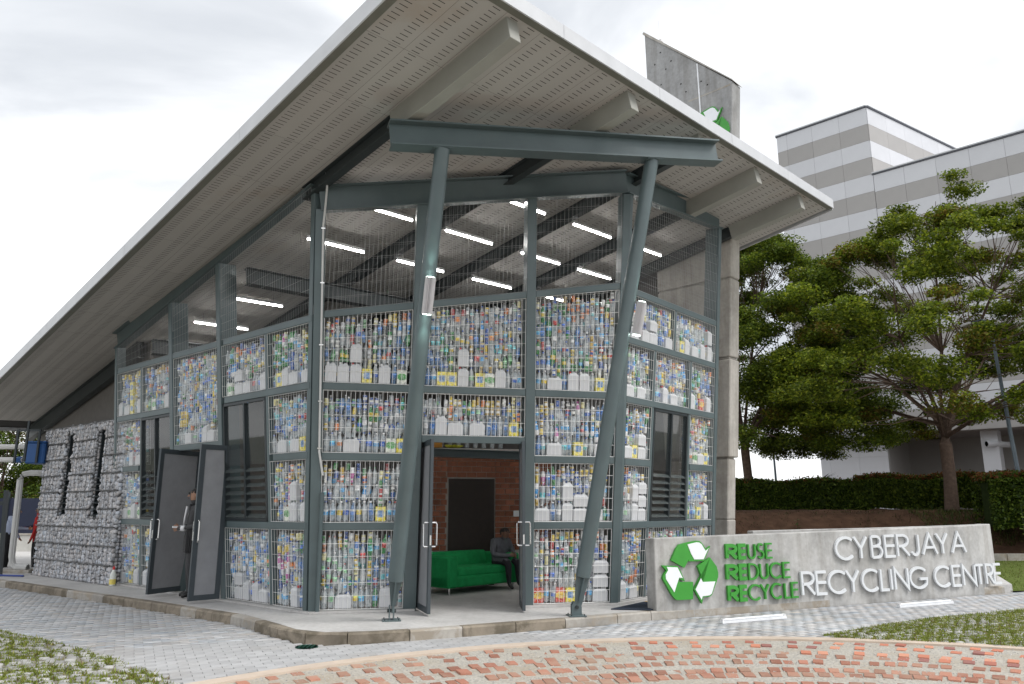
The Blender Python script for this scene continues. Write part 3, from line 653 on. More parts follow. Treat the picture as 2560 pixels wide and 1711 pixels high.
# open mesh above the bottles
def upper(F, a, b_, t0f, t1f):
    for o, pv in ((.02, .066), (-.12, .072))[:1 if F is FA else 2]:
        wire_panel(F, a, b_, a, b_, t0f(a), t0f(b_), t1f(a), t1f(b_), o, pv, .2, .0018 if o > 0 else .0011, 'open_mesh', 'mesh')
tt = lambda v: (lambda s: v)
upper(FA, cAL(5) + .17, cA2(5) - .07, tt(4.43), tA); upper(FA, cA2(5) + .07, cA1(5) - .07, tt(4.43), tA); upper(FA, cA1(4.7) + .07, cA0(4.7) - .05, tt(4.43), tA)
s2 = lambda s: sB(s) + .06
upper(FB, cBL(5) + .08, cB1(5) - .1, s2, tB); upper(FB, cB1(5) + .1, cB2(5) - .08, s2, tB); upper(FB, cB2(5) + .08, cBR(6) - .07, s2, tB)
upper(FC, cCR(6) + .16, cCE(6) - .07, tt(5.21), tC)

# ---- louvre windows
def louvre_window(F, ca, cb, t0, t1, ga, gb, split=.48, tm=.46, n=7, name='louvre_window'):
    fr = MB(); q = .045; dp = .09; o = .03
    def P(x, t, oo): return F.p(ca(t) + ga + (cb(t) - gb - ca(t) - ga) * x, t, oo)
    def bar(x0, t0_, x1, t1_, ww, vert):
        if vert: pts = [P(x0, t0_, o - dp), P(x0, t0_, o - dp) + F.d * ww, P(x1, t1_, o - dp) + F.d * ww, P(x1, t1_, o - dp)]
        else: pts = [P(x0, t0_, o - dp), P(x1, t1_, o - dp), P(x1, t1_, o - dp) + F.u * ww, P(x0, t0_, o - dp) + F.u * ww]
        fr.prism(pts, F.out * dp)
    bar(0, t0, 0, t1, q, True); bar(1, t0, 1, t1, -q, True); bar(0, t0, 1, t0, q, False); bar(0, t1, 1, t1, -q, False); bar(split, t0 + q, split, t1 - q, q, True)
    w = fr.build(name, M['frame'], HALL)
    tmid = t0 + (t1 - t0) * tm
    for x0, x1 in ((.04, split - .005), (split + .045, .96)):
        b = MB(); b.add([P(x0, tmid, -.01), P(x1, tmid, -.01), P(x1, t1 - q, -.01), P(x0, t1 - q, -.01)], [(0, 1, 2, 3)]); b.build('pane', M['glass'], w)
        for k in range(n):
            t = t0 + q + (tmid - t0 - q) * (k + .1) / n; h = (tmid - t0) / n * .86
            b = MB(); a, c = P(x0, t, .045), P(x1, t, .045); d = F.out * -.085 + F.u * h * .5
            b.prism([a, c, c + d, a + d], unit(np.cross(c - a, d)) * .006); b.build('louvre_blade', M['louvre'], w)
    return w
louvre_window(FA, cAm1, cA2, 1.31, 3.285, .045, .075); louvre_window(FA, cAm2, cA1, 1.31, 3.285, -.045, -.075)
louvre_window(FC, cCm1, cCm2, 1.305, 3.24, .045, .045, .5, .44)

# ---- doors
def door_leaf(h0, o0, t1, width=None):
    """plumb leaf from its hinge foot h0 to its outer foot o0"""
    h0, o0 = V(*h0), V(*o0); vec = unit(o0 - h0); x = (o0 - h0) if width is None else vec * width; up = V(0, 0, t1); n = unit(np.cross(x, up)); th = .045; f = .085
    fx = vec * f; fu = unit(up) * f
    b = MB()
    for o, ex, ey in ((h0, fx, up), (h0 + x - fx, fx, up), (h0 + fx, x - 2 * fx, fu), (h0 + fx + up - fu, x - 2 * fx, fu)): b.box(o - n * th / 2, ex, ey, n * th)
    d = b.build('door', M['door_frame'], HALL)
    b = MB(); b.box(h0 + fx + fu - n * .012, x - 2 * fx, up - 2 * fu, n * .024); b.build('door_panel', M['door_panel'], d)
    hp = h0 + x - fx * .5
    for sd in (-1, 1):
        b = MB(); z0, z1 = unit(up) * .93, unit(up) * 1.27; q = n * sd
        b.tube([hp + z0 + q * .02, hp + z0 + q * .085, hp + z0 + q * .1 + unit(up) * .02, hp + z1 + q * .1 - unit(up) * .02, hp + z1 + q * .085, hp + z1 + q * .02], .013, 8); b.build('door_handle', M['chrome'], d, smooth=True)
    b = MB(); b.cbox(h0 + x - fx * .04 + unit(up) * 1.02, vec * .01, n * .022, unit(up) * .14); b.build('lock_plate', M['chrome'], d)
    return d, h0, x, up, n
d, h0, x, up, n = door_leaf((-1.44, 12.12, .03), (-1.184, 11.371, .03), 2.49)
for zz, hh in ((1.78, .42), (1.55, .16)):
    b = MB(); b.box(h0 + x * .62 + unit(up) * zz - n * .028, unit(x) * .17, unit(up) * hh, -n * .002); b.build('paper_notice', M['white'], d)
b = MB(); m_st = attr_mat('sticker_print', .5)
for k, c in enumerate(((.55, .05, .03), (.65, .35, .03), (.05, .07, .4), (.6, .05, .04))): b.box(h0 + x * .66 + unit(up) * (1.2 + .075 * k) - n * .028, unit(x) * .1, unit(up) * .073, -n * .002, c)
b.build('sticker', m_st, d)
door_leaf((.135, 12.50, .03), (.178, 11.74, .03), 2.49)
door_leaf((-4.87, 13.21, .04), (-5.23, 12.83, .04), 2.52); door_leaf((-5.98, 14.70, .04), (-6.35, 13.80, .04), 2.52)

# ---- inside: back walls, brick wall with a wooden door, steel beam
def wallquad(P, Q, name, mat='interior', th=.1, z1=None, z0=.0):
    P, Q = V(*P, 0), V(*Q, 0); n = unit(np.cross(Q - P, V(0, 0, 1)))
    b = MB(); a = [P + V(0, 0, z0), Q + V(0, 0, z0), V(Q[0], Q[1], (z1 or soffit_z(Q) - .02)), V(P[0], P[1], (z1 or soffit_z(P) - .02))]; b.prism(a, n * th); return b.build(name, M[mat], HALL)
def RC(a, c): P = Lc + rA * a + rC * c; return P[:2]
wallquad(RC(7.1, .25), RC(7.1, 8.4), 'end_wall'); wallquad(RC(7.1, 8.4), RC(-2.0, 8.4), 'back_wall'); 
wallquad(RC(14.9, .1), RC(7.15, .1), 'gable_panel', 'interior', .08, None, 3.2)
wallquad(RC(14.9, .6), RC(14.9, 6), 'end_wall')
BRW = thing  # (brick wall below is a part of the hall)
def brick_wall():
    o = V(-2.25, 15.55, 0); dx = V(.9748, .2229, 0); nn = V(.2229, -.9748, 0); W, Hh = 3.15, 2.72
    mb = MB(); mb.box(o + nn * -.12, dx * W, nn * .10, V(0, 0, Hh)); w = mb.build('brick_wall', M['mortar'], HALL)
    protos = []
    for L in (.205,):
        for k in range(3):
            b = MB(); b.cbox((0, 0, 0), dx * (L - .013 - .004 * k), nn * .03, V(0, 0, .099)); protos.append(b.mesh('brick', M['brickA']))
    n = 0; rows = int(Hh / .112)
    for j in range(rows):
        z = .056 + j * .112
        if z < .62: continue
        for a0, a1 in ((0, .95), (1.95, 3.15)):
            s = a0 - (.1 if j % 2 else 0)
            while s < a1 - .02:
                a, e = max(s, a0), min(s + .205, a1); s += .205
                if e - a < .05 or n >= 300: continue
                q = link('brick', protos[int(RNG.integers(3))], w, loc=o + dx * (a + e) / 2 + V(0, 0, z) + nn * RNG.normal(0, .003) - Lc); n += 1
                if e - a < .2: q.scale = ((e - a) / .205,) * 2 + (1,)
    b = MB(); b.box(o + dx * .95 - nn * .02 + V(0, 0, 2.12), dx * 1.0, nn * .03, V(0, 0, .6)); 
    # recessed head over the door, bricks joined
    lb = MB()
    for j in range(5):
        for k in range(6):
            s = .95 + k * .205 - (.1 if j % 2 else 0); a, e = max(s, .95), min(s + .195, 1.95)
            if e - a > .03: lb.box(o + dx * a + nn * -.03 + V(0, 0, 2.13 + j * .112), dx * (e - a), nn * .03, V(0, 0, .1))
    lb.build('brick_lintel', M['brickA'], w, kind='stuff')
    b = MB(); b.box(o + dx * .98 + nn * -.02, dx * .95, nn * .05, V(0, 0, 2.1)); dd = b.build('wooden_door', M['dark_wood'], w)
    return o, dx, nn
BO, BX, BN = brick_wall()
b = MB(); b.box(BO + BX * 2.33 + BN * .02 + V(0, 0, 1.34), BX * .12, BN * .02, V(0, 0, .12)); b.build('light_switch', M['fixture'], HALL)
ibeam(V(-2.3, 14.75, 2.50), V(1.1, 15.55, 2.44), FB.n, V(0, 0, 1), .16, .16, .014, .012, 'shelf_beam')

# ---- gabion wall: stone filled baskets, part of nothing else
GAB = thing('gabion_wall', 'grey stone gabion wall with two slit windows left of the bottle cages', 'wall', (-8.05, 15.82, 0))
gP, gd, gn = V(-8.05, 15.82, 0), unit(V(-3.084, 2.51, 0)), None
gn = V(gd[1], -gd[0], 0); gn = gn if gn[1] < 0 else -gn
SLITS = [(.92, 1.36), (2.58, 3.02)]
def rock_template():
    bm = bmesh.new(); bmesh.ops.create_icosphere(bm, subdivisions=1, radius=1); v = np.array([x.co[:] for x in bm.verts]); f = np.array([[q.index for q in p.verts] for p in bm.faces]); bm.free(); return v, f
RKV, RKF = rock_template()
def rocks(centres, size, rng, gray=(.35, .62), warm=.03):
    n = len(centres); k = len(RKV)
    VV = np.repeat(RKV[None], n, 0) * rng.uniform(.68, 1.12, (n, k, 1)); VV = VV * rng.uniform(.75, 1.2, (n, 1, 3))
    A = rng.normal(0, 1, (n, 3, 3)); Q, _ = np.linalg.qr(A); VV = np.einsum('nij,nkj->nki', Q, VV) * size[:, None, None]
    VV = VV + centres[:, None]; dd = (VV - gP) @ gn; over = np.maximum(dd - rng.normal(.0, .006, (n, 1)), 0); VV = (VV - .88 * over[..., None] * gn).reshape(-1, 3); FF = (RKF[None] + k * np.arange(n)[:, None, None]).reshape(-1, 3)
    t = rng.uniform(*gray, n); w = rng.normal(0, warm, n); c = np.stack([t * (1 + w), t, t * (1.04 - w)], 1)
    return VV, FF, np.repeat(c, len(RKF), 0)
def gabion():
    g = np.random.default_rng(11); Hh, D, nc = 3.36, .32, 9
    ch = Hh / nc
    core = MB(); lean = lambda z: .10 * z
    for a, e in ((0.0, SLITS[0][0]), (SLITS[0][1], SLITS[1][0]), (SLITS[1][1], 3.98)):
        core.prism([gP + gd * (a + .04) - gn * .06 + V(0, 0, 0), gP + gd * (e - .04) - gn * .06, gP + gd * (e - .04 + (lean(3.3) if e > 3.5 else 0)) - gn * .06 + V(0, 0, 3.28), gP + gd * (a + .04) - gn * .06 + V(0, 0, 3.28)], -gn * (D - .1))
    for a, e in SLITS:
        core.box(gP + gd * (a + .0) - gn * .235 + V(0, 0, 1.3), gd * (e - a), -gn * .02, V(0, 0, 1.95)); core.box(gP + gd * (a - .04) - gn * .06, gd * (e - a + .08), -gn * (D - .1), V(0, 0, 1.3)); core.box(gP + gd * (a - .04) - gn * .06 + V(0, 0, 3.24), gd * (e - a + .08), -gn * (D - .1), V(0, 0, .08))
    core.build('stone_core', plain('rubble_core', (.20, .20, .20), 1, 0, .1, .4, 30), GAB)
    for j in range(nc):
        z0 = j * ch; cs, sz = [], []
        nb = 4; 
        for bI in range(nb):
            a0, a1 = 3.98 * bI / nb, 3.98 * (bI + 1) / nb; C_, S_ = [], []
            step = .098
            for s in np.arange(a0 + .03, a1 + lean(z0) * (bI == nb - 1), step):
                for z in np.arange(z0 + .036, z0 + ch - .006, step * .9):
                    ss, zz = s + g.normal(0, .014), z + g.normal(0, .012)
                    if any(x0 + .01 < ss < x1 - .01 for x0, x1 in SLITS) and 1.32 < zz < 3.2: continue
                    C_.append(gP + gd * ss + gn * g.normal(-.032, .009) + V(0, 0, zz)); S_.append(g.uniform(.054, .074))
            for q in range(110):
                ss, zz = g.uniform(a0 + .02, a1 - .02 + lean(z0) * (bI == nb - 1)), g.uniform(z0 + .02, z0 + ch - .02)
                if any(x0 - .0 < ss < x1 + .0 for x0, x1 in SLITS) and 1.32 < zz < 3.2: continue
                C_.append(gP + gd * ss + gn * g.normal(-.008, .006) + V(0, 0, zz)); S_.append(g.uniform(.02, .034))
            # reveals of the slits and the two ends
            for x0, x1 in SLITS:
                for xe, sg in ((x0 - .035, 1), (x1 + .035, 1)):
                    if a0 <= xe < a1 and 1.3 < z0 + ch and z0 < 3.2:
                        for dpt in (.1, .18, .26):
                            for z in np.arange(z0 + .04, z0 + ch, .078): C_.append(gP + gd * (xe + g.normal(0, .01)) - gn * dpt + V(0, 0, z)); S_.append(.046)
            if bI in (0, nb - 1):
                for dpt in (.1, .18, .26):
                    for z in np.arange(z0 + .04, z0 + ch, .078): C_.append(gP + gd * ((.02 if bI == 0 else 3.97 + lean(z0)) + g.normal(0, .012)) - gn * dpt + V(0, 0, z)); S_.append(.046)
            if j == nc - 1:
                for s in np.arange(a0, a1 + .3 * (bI == nb - 1), .08):
                    for dpt in (.08, .17, .26): C_.append(gP + gd * s - gn * dpt + V(0, 0, Hh + g.normal(-.02, .02))); S_.append(.05)
            vv, ff, cc_ = rocks(np.array(C_), np.array(S_), g)
            np_mesh('gabion_basket', vv, ff, M['stone'], cc_, GAB, kind='stuff')
    # wire: courses and verticals
    b = MB()
    for j in range(nc + 1):
        z = j * ch; pts = [gP + gd * s + gn * (.018 + g.normal(0, .004)) + V(0, 0, z + g.normal(0, .008)) for s in np.linspace(0, 3.98 + lean(z), 30)]
        for p, q in zip(pts, pts[1:]):
            m = (p + q) / 2; s = (m - gP).dot(gd)
            if 1.35 < z < 3.2 and any(x0 < s < x1 for x0, x1 in SLITS): continue
            b.tube([p, q], .013, 4, False)
    for s in np.arange(.2, 4.1, .2):
        for j in range(nc):
            z0 = j * ch
            if any(x0 < s < x1 for x0, x1 in SLITS) and 1.3 < z0 + ch / 2 < 3.2: continue
            b.tube([gP + gd * (s + g.normal(0, .008)) + gn * .014 + V(0, 0, z0), gP + gd * (s + g.normal(0, .008)) + gn * .016 + V(0, 0, z0 + ch)], .0035, 4, False)
    b.build('gabion_wire', M['wire_dark'], GAB, kind='stuff')
    for x0, x1 in SLITS:
        b = MB()
        for a in (x0 + .0, x1 - .05): b.box(gP + gd * a - gn * .2 + V(0, 0, 1.34), gd * .035, gn * .1, V(0, 0, 1.86))
        for z in (1.34, 3.165): b.box(gP + gd * (x0 + .035) - gn * .2 + V(0, 0, z), gd * (x1 - x0 - .07), gn * .1, V(0, 0, .035))
        w = b.build('slit_window', M['frame'], GAB)
        b = MB(); b.box(gP + gd * (x0 + .035) - gn * .18 + V(0, 0, 1.375), gd * (x1 - x0 - .085), gn * .008, V(0, 0, 1.79)); b.build('pane', M['glass'], w)
        for k in range(7): b = MB(); o = gP + gd * (x0 + .035) - gn * .16 + V(0, 0, 1.4 + k * .13); b.prism([o, o + gd * (x1 - x0 - .07), o + gd * (x1 - x0 - .07) + gn * .12 - V(0, 0, .05), o + gn * .12 - V(0, 0, .05)], V(0, 0, .006)); b.build('louvre_blade', M['frame'], w)
gabion()
# ------------------------------------------------------------------ the recycled bottles, cans and canisters in the cages
def tmpl(profile, n, zones):
    """lathe: profile (r, z), zones one per ring; returns verts, triangles, zone of each triangle"""
    v = [(r * cos(2 * pi * j / n), r * sin(2 * pi * j / n), z) for r, z in profile for j in range(n)]; f, zn = [], []
    for i in range(len(profile) - 1):
        for j in range(n):
            a, b_, c, d = i * n + j, i * n + (j + 1) % n, (i + 1) * n + (j + 1) % n, (i + 1) * n + j
            f += [(a, b_, c), (a, c, d)]; zn += [zones[i]] * 2
    k = len(profile) - 1
    for j in range(1, n - 1): f += [(0, j + 1, j), (k * n, k * n + j, k * n + j + 1)]; zn += [zones[0], zones[-1]]
    return np.array(v), np.array(f), np.array(zn)
def tboxes(boxes):
    v, f, zn = [], [], []
    for (x0, x1, y0, y1, z0, z1, tx, zone) in boxes:      # tx: taper of the top
        o = len(v); q = [(x0, y0, z0), (x1, y0, z0), (x1, y1, z0), (x0, y1, z0)]; cx, cy = (x0 + x1) / 2, (y0 + y1) / 2
        q += [(cx + (x - cx) * tx, cy + (y - cy) * tx, z1) for x, y, _ in q]; v += q
        for a, b_, c, d in ((3, 2, 1, 0), (4, 5, 6, 7), (0, 1, 5, 4), (1, 2, 6, 5), (2, 3, 7, 6), (3, 0, 4, 7)): f += [(o + a, o + b_, o + c), (o + a, o + c, o + d)]; zn += [zone] * 2
    return np.array(v, float), np.array(f), np.array(zn)
def bottle_t(r, h): return tmpl([(r * .85, 0), (r, .012), (r, h * .30), (r * 1.01, h * .31), (r * 1.01, h * .48), (r * 1.01, h * .56), (r, h * .57), (r * .92, h * .68), (r * .42, h * .86), (r * .40, h * .92), (r * .44, h * .925), (r * .44, h)], 8, [0, 0, 0, 1, 3, 0, 0, 0, 0, 2, 2])
TM = {
 'small': (bottle_t(.033, .215), .070, .217), 'mid': (bottle_t(.037, .245), .077, .247), 'big': (bottle_t(.045, .31), .094, .312),
 'can': (tmpl([(.026, 0), (.033, .008), (.033, .04), (.033, .085), (.033, .112), (.027, .121)], 8, [2, 1, 3, 1, 2]), .068, .1215), 'tallcan': (tmpl([(.025, 0), (.029, .008), (.029, .05), (.029, .08), (.029, .142), (.024, .150)], 8, [2, 1, 3, 1, 2]), .062, .151),
 'jerry': (tboxes([(-.085, .085, -.06, .06, 0, .235, 1, 0), (-.085, .085, -.06, .06, .235, .275, .62, 0), (-.07, -.03, -.02, .02, .27, .305, .8, 2), (-.0, .055, -.018, .018, .268, .292, .9, 0)]), .182, .308),
 'squat': (tboxes([(-.12, .12, -.06, .06, 0, .155, 1, 0), (-.12, .12, -.06, .06, .155, .19, .72, 0), (.05, .085, -.018, .018, .185, .215, .85, 2), (-.03, .05, -.061, -.06, .05, .09, 1, 3)]), .25, .217),
 'tin': (tboxes([(-.075, .075, -.05, .05, 0, .075, 1, 1), (-.075, .075, -.05, .05, .075, .145, 1, 0), (-.075, .075, -.05, .05, .145, .215, 1, 1), (-.045, .045, -.0515, .0515, .06, .16, 1, 3)]), .158, .218),
 'shampoo': (tmpl([(.03, 0), (.034, .01), (.037, .09), (.030, .17), (.016, .195), (.020, .2), (.020, .235)], 8, [0, 0, 1, 0, 2, 2]), .078, .236),
}
CLEAR, MILK = (.74, .80, .84, .40), (.72, .73, .75, .84)
LABELS = [('blue', (.03, .12, .50, 1)), ('sky blue', (.10, .40, .72, 1)), ('turquoise', (.12, .48, .52, 1)), ('white', (.75, .75, .76, 1)), ('red', (.50, .04, .04, 1)), ('orange', (.75, .24, .05, 1)), ('pale green', (.25, .50, .28, 1)), ('yellow', (.75, .56, .06, 1))]
LW = [.22, .25, .16, .12, .05, .05, .07, .08]
CANS = [('yellow', (.72, .53, .05, 1)), ('blue', (.03, .10, .40, 1)), ('gold', (.50, .33, .05, 1)), ('orange', (.70, .20, .04, 1)), ('red', (.48, .04, .04, 1)), ('silver', (.55, .56, .58, 1)), ('green', (.08, .30, .10, 1)), ('pale yellow', (.72, .66, .30, 1)), ('white', (.74, .74, .72, 1)), ('black', (.03, .03, .035, 1))]
CW = [.18, .13, .13, .09, .07, .1, .07, .12, .07, .04]
def pick(g, seq, w): return seq[g.choice(len(seq), p=np.array(w) / sum(w))]
ITEMS = []                                        # kind, (name colour words), zone colours, pos, flip, panel
def fill(pi, panel):
    F, s, t0, t1, t1b, where = panel; g = np.random.default_rng(100 + pi)
    ww = abs(s[1] - s[0]); sg = 1 if s[1] > s[0] else -1
    def P(x, t):                                  # x in metres from the first column
        y = (t - t0) / (t1 - t0); a = s[0] + (s[2] - s[0]) * y; e = s[1] + (s[3] - s[1]) * y; return F.p(a + (e - a) * x / ww, t, -.052)
    def ttop(x): return t1 + (t1b - t1) * x / ww - .01
    def put(kind, words, cols, x, t, flip=False, dx=0): ITEMS.append((kind, words, cols, P(x, t + (TM[kind][2] if flip else 0)), flip, pi, F))
    blue_bias = g.random()
    def bottle(g=g):
        r = g.random()
        if r < .09: c = (.05, .30, .08, .75); w = 'green plastic bottle'; lb = pick(g, LABELS, LW)[1]
        elif r < .19: c = (.22, .38, .64, .5); w = 'blue tinted plastic bottle'; lb = (.06, .2, .55, 1)
        elif r < .45: c = CLEAR; w = 'clear bottle without label'; lb = (.72, .75, .76, .5)
        else: n, lb = pick(g, LABELS, LW); c = CLEAR; w = f'clear bottle with {n} label'
        cap = pick(g, [(.75, .75, .76, 1), (.04, .12, .5, 1), (.06, .32, .1, 1), (.5, .05, .05, 1), (.75, .75, .76, 1)], [.4, .3, .08, .07, .15])
        return w, (c, lb, cap, pick(g, [lb, (.72, .73, .74, 1), tuple(min(1, q * 1.8 + .04) for q in lb[:3]) + (lb[3],)], [.4, .3, .3]) if lb[3] == 1 else lb)
    def can(g=g):
        n, c = pick(g, CANS, CW); return f'{n} drink can', (c, c, (.6, .6, .61, 1), pick(g, [c, (.74, .74, .72, 1), tuple(q * .45 for q in c[:3]) + (1,), (.05, .12, .4, 1)], [.3, .35, .2, .15]))
    # bottom row
    x = .012; floor = []                          # (x0, x1, top)
    while x < ww - .06:
        r = g.random()
        if r < .16: k = 'jerry'; it = ('white translucent jerrycan', (MILK, MILK, pick(g, [(.7, .7, .7, 1), (.5, .05, .05, 1), (.05, .1, .4, 1)], [.6, .2, .2]), MILK))
        elif r < .29: k = 'squat'; it = ('squat milky canister', (MILK, MILK, (.7, .7, .7, 1), (.72, .3, .3, 1)))
        elif r < .42: k = 'tin'; a = pick(g, [('yellow', (.78, .66, .07, 1), (.75, .72, .45, 1)), ('red', (.6, .06, .03, 1), (.75, .5, .08, 1)), ('white and green', (.72, .74, .66, 1), (.12, .38, .12, 1))], [.65, .15, .2]); it = (f'{a[0]} square oil tin', (a[2], a[1], a[1], a[2] if a[0] != 'yellow' else (.12, .25, .5, 1)))
        else: k = 'big'; it = bottle()
        w, h = TM[k][1], TM[k][2]
        if x + w > ww: 
            k = 'small'; it = bottle(); w, h = TM[k][1], TM[k][2]
            if x + w > ww: break
        put(k, it[0], it[1], x + w / 2, t0 + .01); top_ = t0 + .012 + h
        while k in ('jerry', 'squat', 'tin') and g.random() < .13 and top_ + h < ttop(x + w / 2): put(k, it[0], it[1], x + w / 2, top_); top_ += h + .002
        floor.append((x, x + w, top_)); x += w + g.uniform(0, .006)
    # columns of bottles and cans above
    x = .008
    while x < ww - .055:
        big = g.random() < .2; kind_b = 'big' if big else pick(g, ['small', 'mid'], [.55, .45]); w = TM[kind_b][1] + g.uniform(0, .004)
        if x + w > ww: break
        xc = x + w / 2; t = max([tp for a, e, tp in floor if a < x + w and e > x] or [t0 + .01])
        canny = g.random() < .28; top = ttop(xc)
        while True:
            gk = g
            if g.random() < .5: g = np.random.default_rng(pi * 7919 + int(t / .225) * 131 + int((xc + .17 * pi) / .42))   # runs of like items side by side
            r = g.random()
            if r < .05: k = 'shampoo'; c = pick(g, [((.72, .72, .74, 1), (.05, .32, .7, 1)), ((.72, .72, .74, 1), (.5, .1, .35, 1)), ((.08, .22, .6, 1), (.7, .72, .74, 1))], [.6, .2, .2]); it = ('white and blue squeeze bottle', (c[0], c[1], c[1], c[1]))
            elif r < (.72 if canny else .22): k = 'can' if g.random() < .75 else 'tallcan'; it = can(g)
            else: k = kind_b; it = bottle(g)
            h = TM[k][2]
            if t + h > top:
                if t + .122 < top: k = 'can'; it = can(g); h = TM[k][2]
                else: g = gk; break
            g = gk
            put(k, it[0], it[1], xc + g.normal(0, .002), t, g.random() < .32 and k not in ('jerry', 'tin')); t += h + .001
        x += w
for i, p in enumerate(PANELS): fill(i, p)
# a second row of bottles behind the front one
BACK = []
for i, p in enumerate(PANELS):
    F, s, t0, t1, t1b, where = p; g = np.random.default_rng(700 + i); ww = abs(s[1] - s[0]); x = .03
    while x < ww - .05:
        t = t0 + .01 + g.uniform(0, .1); top = t1 + (t1b - t1) * x / ww
        while t + .25 < top:
            y = (t - t0) / (t1 - t0); a = s[0] + (s[2] - s[0]) * y; e = s[1] + (s[3] - s[1]) * y; r = g.random()
            lb = pick(g, LABELS, LW)[1] if r < .5 else CLEAR
            BACK.append(('mid' if r < .8 else 'can', (CLEAR, lb, (.7, .7, .7, 1), lb), F.p(a + (e - a) * x / ww, t, -.128), F)); t += .235 if r < .8 else .123
        x += .074
NAMES = dict(small='plastic_bottle', mid='plastic_bottle', big='plastic_bottle', can='drink_can', tallcan='drink_can', jerry='jerrycan', squat='jerrycan', tin='oil_tin', shampoo='squeeze_bottle')
CATS = dict(plastic_bottle='bottle', drink_can='can', jerrycan='canister', oil_tin='tin', squeeze_bottle='bottle')
STUFFN = dict(plastic_bottle='plastic_bottles', drink_can='drink_cans', jerrycan='jerrycans', oil_tin='oil_tins', squeeze_bottle='squeeze_bottles')
cnt = {}; cache = {}; REST = {}; JG = np.random.default_rng(77); SAME = {}
for kind, words, cols, P, flip, pi, F in ITEMS:
    nm = NAMES[kind]; cnt[nm] = cnt.get(nm, 0) + 1
    (tv, tf, tz) = TM[kind][0]
    R = np.stack([F.d, F.out, F.u], 1)
    if kind not in ('jerry', 'squat', 'tin'):
        a_, s_ = JG.normal(0, .06), JG.uniform(0, 6.28); R = R @ np.array([[cos(a_), 0, sin(a_)], [0, 1, 0], [-sin(a_), 0, cos(a_)]]) @ np.array([[cos(s_), -sin(s_), 0], [sin(s_), cos(s_), 0], [0, 0, 1]]); P = P + F.out * JG.normal(0, .010); R = R * np.array([[JG.uniform(.9, 1.06), 1, 1]])[:, :] if False else R @ np.diag([JG.uniform(.88, 1.03)] * 2 + [JG.uniform(.93, 1.0)])
    if flip: R = R @ np.diag([1, -1, -1])
    if cnt[nm] <= 300:
        key = (kind, cols)
        if key not in cache:
            me = bpy.data.meshes.new(nm); me.from_pydata([tuple(p) for p in tv], [], [tuple(map(int, f)) for f in tf]); me.materials.append(M['milky' if kind in ('jerry', 'squat') else 'recyc'])
            a = me.color_attributes.new('Col', 'FLOAT_COLOR', 'CORNER'); a.data.foreach_set('color', np.repeat(np.array([cols[z] for z in tz], np.float32), 3, 0).ravel()); me.polygons.foreach_set('use_smooth', np.full(len(tf), kind not in ('jerry', 'squat', 'tin'))); cache[key] = me
        where = PANELS[pi][5]
        o = link(nm, cache[key], None, label=words, cat=CATS[nm], group=f'{words}s in the {where}'); SAME.setdefault((words, where), []).append((float((P - F.P).dot(F.d)), float(P[2]), o))
        m = Matrix(R.tolist()).to_4x4(); m.translation = Vector(P); o.matrix_world = m
    else:
        REST.setdefault(nm, []).append((tv @ R.T + P, tf, np.array([cols[z] for z in tz], np.float32)))
ONES = 'first second third fourth fifth sixth seventh eighth ninth tenth eleventh twelfth thirteenth fourteenth fifteenth sixteenth seventeenth eighteenth nineteenth twentieth'.split()
def ordinal(i): return ONES[i] if i < 20 else ('twenty-' + ONES[i - 20] if i < 29 else 'thirty-' + ONES[i - 30] if i > 29 else 'thirtieth')
for (words, where), lst in SAME.items():
    lst.sort(key=lambda q: (round(q[0], 2), q[1]))
    for i, (_, _, o) in enumerate(lst): o['label'] = f'{words} in the {where}' if len(lst) == 1 else f'{words}, {ordinal(i)} from left, {where}'
for kind, cols, P, F in BACK:
    tv, tf, tz = TM[kind][0]; R = np.stack([F.d, F.out, F.u], 1); REST.setdefault(NAMES[kind], []).append((tv @ R.T + P, tf, np.array([cols[z] for z in tz], np.float32)))
for nm, lst in REST.items():
    n0 = 0; vs, fs, cs = [], [], []
    for v, f, c in lst: vs.append(v); fs.append(f + n0); cs.append(c); n0 += len(v)
    tag(np_mesh(STUFFN[nm], np.concatenate(vs), np.concatenate(fs), M['milky' if nm == 'jerrycan' else 'recyc'], np.concatenate(cs), None, nm != 'jerrycan' and nm != 'oil_tin', kind='stuff'), f'mass of {STUFFN[nm].replace("_", " ")} filling the wire cages on the side walls')
print('ITEMS', len(ITEMS), cnt)

# ------------------------------------------------------------------ lamps
def wall_lamp(P, ax, bracket, label):
    P, ax = V(*P), unit(V(*ax)); t = thing('wall_lamp', label, 'lamp', P, 'round up and down lamps on the raking columns')
    b = MB(); b.tube([P - ax * .25, P + ax * .25], .072, 24); b.build('lamp_body', M['lamp_body'], t, smooth=True)
    for s in (-1, 1): b = MB(); b.tube([P + ax * s * .251, P + ax * s * .256], .058, 20); b.build('lamp_glass', M['lamp_glow'], t)
    b = MB(); q = V(*bracket); b.bar(P + q * .45, P + q, ax, .09, np.cross(unit(q), ax), .05); b.build('bracket', M['lamp_body'], t)
    for s in (-1, 1):
        l = bpy.data.lights.new('lamp_light', 'SPOT'); l.energy = 9; l.color = (.72, 1, .88); l.spot_size = radians(70); l.spot_blend = .6; l.shadow_soft_size = .04
        o = bpy.data.objects.new('lamp_light', l); COL.objects.link(o); o.parent = t; o.location = Vector(ax * s * .27); o.rotation_euler = Vector(ax * s).to_track_quat('-Z', 'Y').to_euler()
ax1 = unit(V(-.954, 9.526, 6.31) - V(-1.656, 10.977, 0)); ax2 = unit(V(2.145, 10.692, 6.678) - V(.92, 11.442, 0))
P1 = V(-1.656, 10.977, 0) + ax1 * 4.43; P2 = V(.92, 11.442, 0) + ax2 * 4.36
wall_lamp(P1 + V(.06, -.175, 0), ax1, (-.06, .175, 0), 'grey cylinder lamp glowing up and down the raking column left of the entrance')
